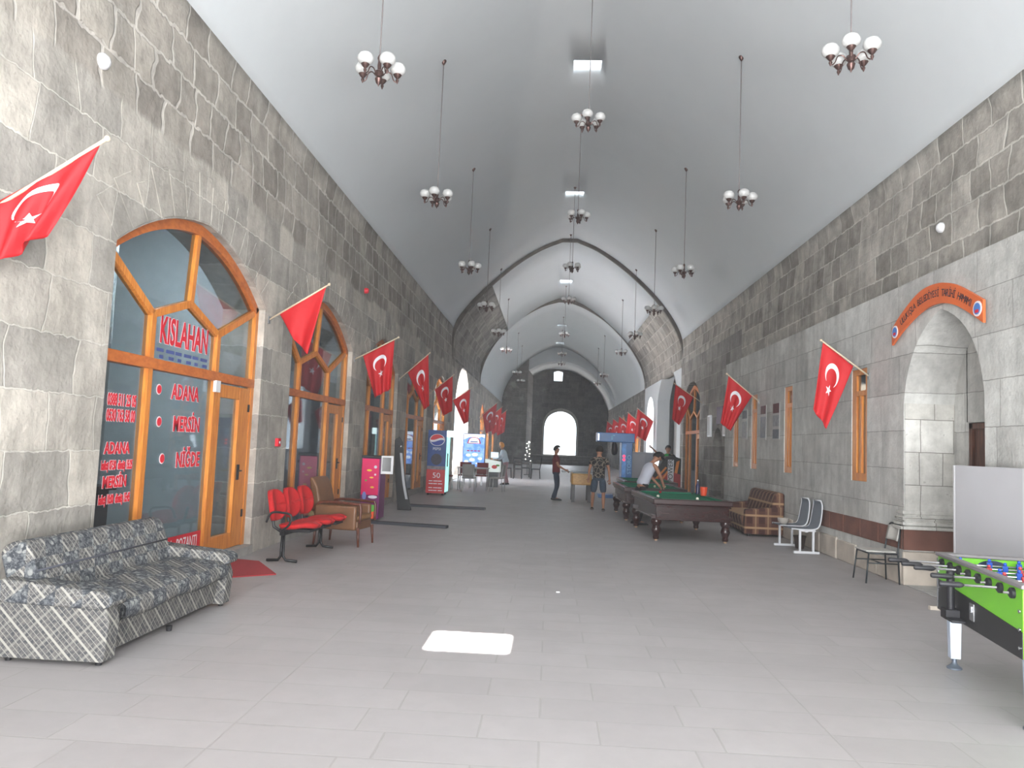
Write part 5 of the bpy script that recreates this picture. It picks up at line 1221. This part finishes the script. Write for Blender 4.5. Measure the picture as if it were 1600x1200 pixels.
# ------------------------------------------------------------------ posters and small wall items
def poster(y, z0, z1, w_, cols, label, x=4.64):
    t = thing('wall_poster', label, 'poster', (x, y, z0)); H = z1 - z0; n_ = len(cols)
    g = MB(); g.b2((-0.006, 0, 0), (0.004, w_, H)); g.build('sheet', mat('poster_paper', (176, 176, 174), 0.6, noise=0.03), t)
    for k, (a, b, c) in enumerate(cols):
        g = MB(); g.b2((-0.009, 0.03, a * H), (-0.006, w_ - 0.03, b * H)); g.build('printed_picture', mat('pic_%d_%d_%d' % c, c, 0.6, noise=0.35, nscale=14), t)
poster(15.72, 1.92, 2.68, 0.48, [(0.72, 0.98, (86, 42, 44)), (0.36, 0.66, (140, 144, 148)), (0.03, 0.28, (90, 96, 104))], 'poster with a maroon top picture, nearer of the two between slit windows')
poster(16.68, 1.92, 2.68, 0.45, [(0.74, 0.98, (78, 40, 46)), (0.06, 0.66, (110, 116, 124))], 'poster with a maroon top picture, farther of the two between slit windows')
poster(18.25, 1.95, 2.65, 0.5, [(0.7, 0.97, (90, 92, 100)), (0.05, 0.6, (140, 142, 146))], 'pale poster half hidden behind the flag over the plaid sofa')
t = thing('purple_wall_sign', 'dark purple sign board above the small wall niche', 'sign', (5.04, 22.55, 2.45))
g = MB(); g.b2((-0.03, 0, 0), (0, 0.8, 0.52)); g.build('sign_panel', mat('purple_sign', (66, 44, 84), 0.5, noise=0.2), t)
for y, l_ in ((24.1, 'left white wall panel lamp beside the small niche'), (21.95, 'right white wall panel lamp beside the small niche')):
    t = thing('wall_panel_lamp', l_, 'lamp', (5.04, y, 2.08)); g = MB(); g.b2((-0.06, 0, 0), (0, 0.45, 0.68)); g.build('lamp_body', mat('lamp_case', (216, 218, 220), 0.4, noise=0.02, emit=((220, 225, 230), 0.12)), t, bevel=0.01)
    g = MB(); g.b2((-0.065, 0.08, 0.05), (-0.06, 0.37, 0.63)); g.build('lamp_face', OPAL, t)
t = thing('fire_alarm_box', 'small red alarm box on the stone pier above the red seats', 'alarm', (-4.0, 10.95, 1.44)); g = MB(); g.b2((0, 0, 0), (0.05, 0.11, 0.12)); g.build('alarm_case', REDINK, t, bevel=0.006)
g = MB(); g.lathe([(0.02, 0.05), (0.02, 0.058)], (0, 0.055, 0.06), 10, 'X'); g.build('alarm_button', WHITEP, t)
t = thing('red_siren', 'tiny red siren high on the left wall', 'siren', (-4.0, 15.65, 4.70)); g = MB(); g.lathe([(0.06, 0), (0.06, 0.05), (0.04, 0.08)], (0, 0, 0), 12, 'X'); g.build('siren_body', REDINK, t, 40)
for (x, y, z, s_, l_) in ((-4.0, 6.18, 4.78, 1, 'white round sensor high on the left wall'), (5.05, 10.1, 4.68, -1, 'white round sensor high on the right wall')):
    t = thing('round_sensor', l_, 'sensor', (x, y, z)); g = MB(); g.lathe([(0.07, 0), (0.07, s_ * 0.03), (0.045, s_ * 0.06), (0.01, s_ * 0.075)], (0, 0, 0), 16, 'X'); g.build('sensor_body', WHITEP, t, 40)
g = MB(); g.box((1.0 - 0.85, 8.6, 0.005), (0.04, 0.03, 0.01)); tag(g.build('paper_scrap', WHITEP), 'tiny white paper scrap on the floor beyond the sunlit patch', 'litter')

# ------------------------------------------------------------------ people
def skin_obj(name, verts, edges, radii, roots, m, parent, sub=1):
    me = bpy.data.meshes.new(name); me.from_pydata([tuple(v) for v in verts], edges, []); me.materials.append(m)
    o = bpy.data.objects.new(name, me); COL.objects.link(o); o.parent = parent
    sk = o.modifiers.new('skin', 'SKIN'); sk.use_smooth_shade = True; sk.branch_smoothing = 0.5
    d = me.skin_vertices[0].data
    for i, r in enumerate(radii): d[i].radius = (r, r) if not isinstance(r, tuple) else r; d[i].use_root = i in roots
    s_ = o.modifiers.new('sub', 'SUBSURF'); s_.levels = sub; s_.render_levels = sub
    return o
M_SKIN = mat('skin', (158, 112, 88), 0.6, noise=0.05, nscale=10)
def person(label, loc, rz, J, shirt, pants, hair, sleeves='short', legs='long', shoes=BLACKP, hat=None, shirt_hem=-0.02, group=None, scarf=None):
    """J: joints in local coordinates, the person faces -Y"""
    t = thing('person', label, 'person', loc, rz)
    V = {k: Vector(v) for k, v in J.items()}
    V.setdefault('waist', V['pelvis'].lerp(V['chest'], 0.45)); fwd = V.get('face', V['head'] + Vector((0, -1, 0))) - V['head']; fwd.normalize()
    hu = (V['head'] - V['neck']).normalized()
    names = []; vs = []; rad = []; ed = []
    V['collar'] = V['chest'].lerp(V['neck'], 0.66)
    def add(n_, p, r, par=None):
        names.append(n_); vs.append(Vector(p)); rad.append(r)
        if par is not None: ed.append((names.index(par), len(vs) - 1))
    add('pelvis', V['pelvis'], 0.09); add('waist', V['waist'], 0.08, 'pelvis'); add('chest', V['chest'], 0.09, 'waist'); add('collar', V['collar'], 0.065, 'chest'); add('neckb', V['neck'], 0.052, 'collar')
    add('neckt', V['neck'] + hu * 0.06, 0.05, 'neckb'); add('h1', V['head'] - hu * 0.03, 0.075, 'neckt'); add('h2', V['head'] + hu * 0.05, 0.09, 'h1'); add('h3', V['head'] + hu * 0.115, 0.06, 'h2')
    for s in ('l', 'r'):
        add('sh' + s, V['sh' + s], 0.052, 'collar'); add('ua' + s, V['sh' + s].lerp(V['el' + s], 0.5), 0.044, 'sh' + s); add('el' + s, V['el' + s], 0.037, 'ua' + s); add('fa' + s, V['el' + s].lerp(V['wr' + s], 0.45), 0.034, 'el' + s); add('wr' + s, V['wr' + s], 0.024, 'fa' + s)
        hd = (V['wr' + s] - V['el' + s]).normalized(); add('pm' + s, V['wr' + s] + hd * 0.05, 0.034, 'wr' + s); add('kn_' + s, V['wr' + s] + hd * 0.085, 0.032, 'pm' + s)
        add('hp' + s, V['hip' + s], 0.07, 'pelvis'); add('th' + s, V['hip' + s].lerp(V['kn' + s], 0.5), 0.064, 'hp' + s); add('kn' + s, V['kn' + s], 0.048, 'th' + s); add('cf' + s, V['kn' + s].lerp(V['an' + s], 0.35), 0.05, 'kn' + s); add('an' + s, V['an' + s], 0.033, 'cf' + s); add('to' + s, V['to' + s], 0.03, 'an' + s)
    roots = [0]
    for s in ('l', 'r'):
        hd = (V['wr' + s] - V['el' + s]).normalized(); sdv = hd.cross(Vector((0.2, 1, 0.1))).normalized(); nr = sdv.cross(hd).normalized()
        for q, ln in enumerate((0.062, 0.072, 0.068, 0.052)):
            b_ = V['wr' + s] + hd * 0.085 + sdv * (0.027 - 0.018 * q); roots.append(len(vs))
            add('f%s%d0' % (s, q), b_, 0.0095); add('f%s%d1' % (s, q), b_ + hd * ln * 0.5 + nr * 0.006, 0.009, 'f%s%d0' % (s, q)); add('f%s%d2' % (s, q), b_ + hd * ln * 0.9 + nr * 0.026, 0.008, 'f%s%d1' % (s, q))
        b_ = V['wr' + s] + hd * 0.04 + sdv * 0.025; roots.append(len(vs))
        add('t%s0' % s, b_, 0.011); add('t%s1' % s, b_ + hd * 0.03 + sdv * 0.025, 0.010, 't%s0' % s); add('t%s2' % s, b_ + hd * 0.058 + sdv * 0.032, 0.009, 't%s1' % s)
    body = skin_obj('body', vs, ed, rad, roots, M_SKIN, t, 1)
    # clothes follow the body: lofted torso and hips, tapering sleeves and legs
    def loft_rings(g, rings, n=20):
        """rings: (centre, side vector, depth vector); a closed soft tube"""
        vv = []; m = len(rings)
        for c, a, b in rings:
            for k in range(n):
                th = 2 * PI * k / n; ca, sa = math.cos(th), math.sin(th)
                vv.append(Vector(c) + a * (abs(ca) ** 0.85 * (1 if ca > 0 else -1)) + b * (abs(sa) ** 0.85 * (1 if sa > 0 else -1)))
        ff = [(i * n + k, i * n + (k + 1) % n, (i + 1) * n + (k + 1) % n, (i + 1) * n + k) for i in range(m - 1) for k in range(n)]
        ff += [tuple(range(n - 1, -1, -1)), tuple((m - 1) * n + k for k in range(n))]
        g.add(vv, ff)
    sa_ = (V['shl'] - V['shr']).normalized()
    ha_ = (V['hipl'] - V['hipr']).normalized()
    def fr(c, ax, dirv, rx, ry):
        d = dirv.normalized(); b = d.cross(ax).normalized(); a = b.cross(d).normalized(); return (c, a * rx, b * ry)
    up1 = V['chest'] - V['pelvis']; up2 = V['neck'] - V['chest']
    hw = (V['shl'] - V['shr']).length / 2
    hem = V['pelvis'] - up1.normalized() * (0.06 - shirt_hem)
    g = MB()
    tor = [fr(hem, ha_, up1, 0.165, 0.125), fr(V['pelvis'] + up1 * 0.15, ha_, up1, 0.155, 0.118), fr(V['waist'], sa_, up1, 0.148, 0.11), fr(V['chest'] - up1 * 0.12, sa_, up1, 0.165, 0.118), fr(V['chest'], sa_, up1, 0.175, 0.122),
           fr(V['chest'].lerp(V['collar'], 0.5), sa_, up2, 0.175, 0.115), fr(V['collar'], sa_, up2, hw * 0.93, 0.088), fr(V['collar'].lerp(V['neck'], 0.45), sa_, up2, hw * 0.62, 0.072), fr(V['neck'], sa_, up2, 0.068, 0.064)]
    if sleeves == 'none': tor = tor[:6] + [fr(V['collar'], sa_, up2, hw * 0.72, 0.088), fr(V['collar'].lerp(V['neck'], 0.45), sa_, up2, hw * 0.55, 0.066)]
    loft_rings(g, tor)
    if sleeves != 'none':
        for s in ('l', 'r'):
            A, B, Cw = V['sh' + s], V['el' + s], V['wr' + s]; inn = A.lerp(V['collar'], 0.35)
            pts, rr = [inn, A, A.lerp(B, 0.3), A.lerp(B, 0.62)], [0.062, 0.068, 0.064, 0.066]
            if sleeves == 'long': pts += [B, B.lerp(Cw, 0.5), Cw]; rr += [0.05, 0.046, 0.038]
            g.tube(pts, rr, 14)
    g.build('shirt', shirt, t, 60, sub=1)
    g = MB()
    loft_rings(g, [fr(V['pelvis'] - Vector((0, 0, 0.10)), ha_, up1, 0.155, 0.115), fr(V['pelvis'], ha_, up1, 0.158, 0.115), fr(V['pelvis'] + up1 * 0.22, ha_, up1, 0.145, 0.106)])
    for s in ('l', 'r'):
        A, B, Cw = V['hip' + s], V['kn' + s], V['an' + s]
        if legs == 'long': g.tube([A + (A - B) * 0.05, A.lerp(B, 0.35), B, B.lerp(Cw, 0.35), Cw + (B - Cw) * 0.08, Cw - (B - Cw) * 0.04], [0.088, 0.084, 0.064, 0.062, 0.054, 0.056], 14)
        else: g.tube([A + (A - B) * 0.05, A.lerp(B, 0.45), B + (B - A) * 0.04], [0.09, 0.092, 0.088], 14)
    g.build('trousers', pants, t, 60, sub=1)
    for s in ('l', 'r'):
        a, b = V['an' + s], V['to' + s]; d = (b - a); d.z = 0; L_ = d.length; d.normalize()
        g = MB(); zf = min(a.z, b.z) - 0.03
        c0 = Vector((a.x, a.y, 0)) - d * 0.06; side = Vector((-d.y, d.x, 0))
        def sh(i, j):
            an = 2 * PI * i; ln = L_ + 0.14
            u = c0 + d * (ln * j); hz = 0.085 - 0.04 * j; return (u.x + side.x * 0.046 * math.cos(an) * (1 - 0.3 * j ** 4), u.y + side.y * 0.046 * math.cos(an) * (1 - 0.3 * j ** 4), max(0.0, zf + hz * (0.5 + 0.5 * math.sin(an)) * (1 if 0.02 < j < 0.98 else 0.6)))
        g.grid(sh, 12, 8); g.build('shoe', shoes, t, True)
    # head: hair, face
    rt = fwd.cross(hu).normalized(); hc = V['head'] + hu * 0.045
    def hp(a, b, c): return hc + rt * a + fwd * b + hu * c
    if hair:
        g = MB(); n1, n2 = 16, 9
        def hr(i, j):
            a = 2 * PI * i; e = -0.5 + (PI / 2 + 0.5) * j; ca = math.cos(a)
            f = 1.0
            drop = 0.0 if math.sin(a) < 0.3 else 0.0
            fr = math.sin(a); e2 = max(e, 0.35 if fr > 0.25 else -0.55)
            return hp(0.094 * math.cos(e2) * ca, 0.102 * math.cos(e2) * fr - 0.008, 0.028 + 0.108 * math.sin(e2))
        g.grid(hr, n1, n2); g.build('hair', hair, t, True, solid=0.012, fix=False)
    if hat:
        g = MB(); g.grid(lambda i, j: hp(0.102 * math.cos(PI / 2 * j) * math.cos(2 * PI * i), 0.11 * math.cos(PI / 2 * j) * math.sin(2 * PI * i), 0.045 + 0.10 * math.sin(PI / 2 * j)), 16, 6)
        g.grid(lambda i, j: hp((0.08 * (1 - 0.3 * j)) * (2 * i - 1), 0.09 + 0.07 * j, 0.045 - 0.015 * j), 6, 3); g.build('cap', hat, t, True, solid=0.006, fix=False)
    if scarf:
        g = MB(); g.grid(lambda i, j: hp(0.115 * math.cos(-0.9 + 2.4 * j) * math.cos(2 * PI * i) * (1.15 if j < 0.2 else 1), (0.118 * math.cos(-0.9 + 2.4 * j)) * (math.sin(2 * PI * i) if math.sin(2 * PI * i) < 0.4 else 0.4) - 0.01, 0.03 + 0.125 * math.sin(-0.9 + 2.4 * j)), 18, 9); g.build('headscarf', scarf, t, True, solid=0.01, fix=False)
    g = MB(); p = hp(0, 0.088, -0.005); g.tube([hp(0, 0.075, 0.02), hp(0, 0.108, -0.012), hp(0, 0.085, -0.018)], [0.008, 0.013, 0.01], 6); g.build('nose', M_SKIN, t, True)
    for s in (-1, 1):
        g = MB(); g.ball(tuple(hp(s * 0.032, 0.080, 0.018)), 0.011, 8, 6); g.build('eye', mat('eye_dark', (30, 24, 22), 0.3, noise=0.05), t, True)
        g = MB(); g.ball(tuple(hp(s * 0.086, -0.002, 0.0)), (0.014, 0.018, 0.028), 8, 6); g.build('ear', M_SKIN, t, True)
    g = MB(); g.tube([hp(-0.022, 0.078, -0.045), hp(0, 0.086, -0.045), hp(0.022, 0.078, -0.045)], 0.005, 6); g.build('mouth', mat('lips', (126, 70, 64), 0.5, noise=0.05), t, True)
    return t
HAIRB = mat('black_hair', (26, 20, 18), 0.7, noise=0.2, nscale=40, bump=0.4, bscale=120)
DENIM = mat('dark_denim', (40, 50, 66), 0.9, noise=0.15, nscale=20); DENIM2 = mat('faded_denim', (52, 66, 80), 0.9, noise=0.15, nscale=20)
# boy in the dark red shirt, playing at the wooden table, leaning back a little (faces -Y locally, turned to +X)
J = dict(pelvis=(0, 0.02, 0.84), chest=(0, 0.03, 1.16), neck=(0, 0.05, 1.34), head=(0, 0.03, 1.45), shl=(0.15, 0.04, 1.27), shr=(-0.15, 0.04, 1.27),
         ell=(0.19, -0.02, 1.02), elr=(-0.19, -0.04, 1.02), wrl=(0.14, -0.24, 0.90), wrr=(-0.10, -0.25, 0.91),
         hipl=(0.08, 0.02, 0.80), hipr=(-0.08, 0.02, 0.80), knl=(0.10, -0.04, 0.44), knr=(-0.09, -0.02, 0.44), anl=(0.10, 0.10, 0.07), anr=(-0.10, 0.04, 0.07), tol=(0.11, -0.04, 0.03), tor=(-0.11, -0.10, 0.03))
J['face'] = (0, -1, 1.5)
person('boy in dark red shirt and dark trousers standing against the bright far door', (0.24, 22.9, 0), R(86), J, mat('dark_red_shirt', (96, 26, 32), 0.85, noise=0.1), DENIM, HAIRB, 'short')
# boy from behind in patterned shirt and shorts, walking away (faces +Y)
def hexshirt():
    g = NT('patterned_shirt'); P = g.tc.outputs['Object']
    v = g.nt.nodes.new('ShaderNodeTexVoronoi'); v.feature = 'DISTANCE_TO_EDGE'; g.l(P, v.inputs['Vector']); v.inputs['Scale'].default_value = 11
    f = g.step(v.outputs['Distance'], 0.07, 0.02)
    g.l(g.mix(f, lin((26, 24, 26)), lin((136, 126, 112))), g.b.inputs['Base Color']); g.b.inputs['Roughness'].default_value = 0.9; return g.m
J = dict(pelvis=(0, 0, 0.86), chest=(0, 0.0, 1.20), neck=(0, -0.01, 1.38), head=(0, -0.03, 1.48), shl=(0.17, 0.0, 1.31), shr=(-0.17, 0.0, 1.31),
         ell=(0.24, 0.02, 1.06), elr=(-0.25, 0.03, 1.06), wrl=(0.25, -0.10, 0.84), wrr=(-0.27, 0.0, 0.83),
         hipl=(0.09, 0, 0.82), hipr=(-0.09, 0, 0.82), knl=(0.12, -0.05, 0.46), knr=(-0.13, 0.03, 0.46), anl=(0.12, 0.10, 0.10), anr=(-0.14, -0.02, 0.08), tol=(0.12, -0.03, 0.03), tor=(-0.14, -0.15, 0.03))
J['knl'], J['anl'], J['tol'] = (0.13, -0.04, 0.46), (0.14, -0.30, 0.08), (0.14, -0.42, 0.03)
J['face'] = (0.1, -1, 1.42)
person('boy seen from behind in black patterned T-shirt and denim shorts walking away', (1.27, 19.55, 0), R(178), J, hexshirt(), DENIM2, HAIRB, 'short', 'short')
# man in white tank top leaning over the second pool table, facing +X / toward the table
J = dict(pelvis=(0, 0.22, 0.88), chest=(0, 0.08, 1.18), neck=(0, -0.02, 1.34), head=(0, -0.10, 1.42), shl=(0.17, 0.02, 1.27), shr=(-0.17, 0.02, 1.27),
         ell=(0.22, -0.10, 1.02), elr=(-0.22, -0.10, 1.02), wrl=(0.16, -0.24, 0.86), wrr=(-0.14, -0.20, 0.88),
         hipl=(0.09, 0.26, 0.82), hipr=(-0.09, 0.26, 0.82), knl=(0.11, 0.24, 0.45), knr=(-0.11, 0.28, 0.45), anl=(0.12, 0.34, 0.08), anr=(-0.12, 0.36, 0.08), tol=(0.13, 0.20, 0.03), tor=(-0.13, 0.22, 0.03))
J['face'] = (0, -1.1, 0.85)
person('man in white tank top and black cap bending over the second pool table', (2.24, 16.80, 0), R(112), J, mat('white_tank', (176, 178, 190), 0.85, noise=0.05), mat('black_trousers', (24, 24, 28), 0.9, noise=0.1), HAIRB, 'none', 'long', hat=mat('black_cap', (20, 20, 24), 0.8, noise=0.1))
# youth in green and black behind the pool tables
J = dict(pelvis=(0, 0, 0.98), chest=(0, 0.0, 1.32), neck=(0, 0, 1.50), head=(0, -0.02, 1.60), shl=(0.19, 0.0, 1.43), shr=(-0.19, 0.0, 1.43),
         ell=(0.30, -0.05, 1.20), elr=(-0.40, -0.10, 1.50), wrl=(0.24, -0.24, 1.06), wrr=(-0.60, -0.20, 1.66),
         hipl=(0.09, 0, 0.94), hipr=(-0.09, 0, 0.94), knl=(0.12, -0.02, 0.52), knr=(-0.11, 0.0, 0.52), anl=(0.13, 0.04, 0.08), anr=(-0.12, 0.04, 0.08), tol=(0.14, -0.10, 0.03), tor=(-0.13, -0.10, 0.03))
def halfshirt():
    g = NT('green_black_shirt'); x, y, z = g.sep(g.tc.outputs['Object'])
    g.l(g.mix(g.math('LESS_THAN', g.math('ADD', x, g.math('MULTIPLY', z, -0.25)), -0.36), lin((26, 30, 30)), lin((28, 140, 62))), g.b.inputs['Base Color']); g.b.inputs['Roughness'].default_value = 0.85; return g.m
J['face'] = (0.1, -1, 1.6)
person('youth in green and black shirt with one arm raised behind the pool tables', (3.98, 26.0, 0), R(8), J, halfshirt(), DENIM, HAIRB, 'short')
# woman with a yellow headscarf near the counter
J = dict(pelvis=(0, 0.08, 0.90), chest=(0, -0.02, 1.20), neck=(0, -0.08, 1.37), head=(0, -0.12, 1.47), shl=(0.17, -0.04, 1.30), shr=(-0.17, -0.04, 1.30),
         ell=(0.22, -0.12, 1.06), elr=(-0.22, -0.12, 1.06), wrl=(0.16, -0.30, 0.96), wrr=(-0.16, -0.30, 0.96),
         hipl=(0.09, 0.08, 0.86), hipr=(-0.09, 0.08, 0.86), knl=(0.11, 0.02, 0.48), knr=(-0.12, 0.10, 0.48), anl=(0.11, 0.06, 0.08), anr=(-0.14, 0.22, 0.08), tol=(0.11, -0.08, 0.03), tor=(-0.14, 0.08, 0.03))
J['face'] = (0, -1, 1.2)
person('woman in yellow headscarf, pale top and pink trousers behind the cafe table', (-1.78, 30.2, 0), R(-70), J, mat('pale_blue_top', (176, 190, 200), 0.85, noise=0.08), mat('pink_trousers', (150, 116, 122), 0.9, noise=0.08), None, 'long', scarf=mat('yellow_scarf', (206, 140, 70), 0.85, noise=0.15, nscale=20))

# red and yellow arcade cabinet with a white lettered side, and lit screen beside the youth
t = thing('red_arcade_cabinet', 'black and red arcade cabinet with white lettered side panel', 'arcade machine', (3.75, 24.6, 0), R(4))
g = MB(); g.prism([(-0.62, 0.0), (0.45, 0.0), (0.45, 1.35), (0.25, 1.42), (-0.02, 1.40), (-0.35, 0.95), (-0.62, 0.85)], 0.0, 0.6, 'Y'); g.build('cabinet', mat('cabinet_black', (24, 26, 28), 0.4, noise=0.1), t, bevel=0.01)
g = MB(); g.prism([(-0.60, 0.03), (0.43, 0.03), (0.43, 0.85), (0.05, 0.95), (-0.30, 0.70), (-0.60, 0.82)], -0.006, 0.0, 'Y'); g.build('red_graphic', mat('cabinet_red', (150, 24, 28), 0.4, noise=0.15), t)
g = MB(); g.prism([(-0.5, 0.55), (-0.42, 0.55), (0.0, 1.05), (-0.05, 1.08)], -0.010, -0.006, 'Y'); g.prism([(-0.3, 0.5), (-0.24, 0.5), (0.05, 0.92), (0.0, 0.95)], -0.010, -0.006, 'Y'); g.prism([(0.24, 0.9), (0.30, 1.25), (0.40, 1.30), (0.33, 0.88)], -0.010, -0.006, 'Y'); g.build('orange_flash', mat('cabinet_orange', (206, 120, 40), 0.4, noise=0.1), t)
g = MB(); g.box((0.12, -0.012, 0.95), (0.19, 0.006, 0.72)); g.build('letter_panel', mat('panel_white', (196, 196, 200), 0.4, noise=0.03), t)
text('POWER', 0.21, BLACKP, t, (0.12, -0.018, 0.95), (PI / 2, R(-90), 0), 'lettering', 1.0)
g = MB(); g.box((-0.34, -0.03, 1.28), (0.16, 0.03, 0.42), (0, R(12), 0)); g.build('lit_screen', mat('bright_screen', (240, 245, 250), 0.3, noise=0.01, emit=((240, 245, 250), 2.0)), t, bevel=0.005)
g = MB(); g.b2((-0.42, 0.0, 0.85), (-0.26, 0.04, 1.1)); g.build('screen_post', BLACKP, t)
t = thing('white_cabinet', 'pale grey cabinet behind the man in the white tank top', 'cabinet', (3.35, 27.2, 0))
g = MB(); g.b2((-0.45, 0, 0), (0.50, 0.6, 1.50)); g.build('body', mat('pale_cabinet', (150, 152, 160), 0.5, noise=0.05), t, bevel=0.01)
g = MB(); g.b2((-0.43, -0.015, 0.05), (0.02, 0.0, 1.45)); d_ = g.build('door', mat('pale_cabinet2', (160, 160, 166), 0.5, noise=0.05), t, bevel=0.004)
g = MB(); g.b2((-0.03, -0.03, 0.8), (-0.01, -0.015, 0.95)); g.build('door_handle', STEEL, d_)

# ------------------------------------------------------------------ added haze volume standing in for lens glare
hz = bpy.data.materials.new('glare_haze'); hz.use_nodes = True; hn = hz.node_tree; hn.nodes.clear()
ho = hn.nodes.new('ShaderNodeOutputMaterial'); hv = hn.nodes.new('ShaderNodeVolumeScatter')
hv.inputs['Color'].default_value = (0.98, 0.98, 1.0, 1); hv.inputs['Density'].default_value = 0.0032; hv.inputs['Anisotropy'].default_value = 0.2
hn.links.new(hv.outputs[0], ho.inputs['Volume'])
g = MB(); g.b2((-4.8, -2.9, 0.002), (5.7, 69.5, 10.4)); hb = g.build('glare_haze', hz); tag(hb, 'thin added haze filling the vaulted hall, standing in for lens glare', 'haze', kind='structure')
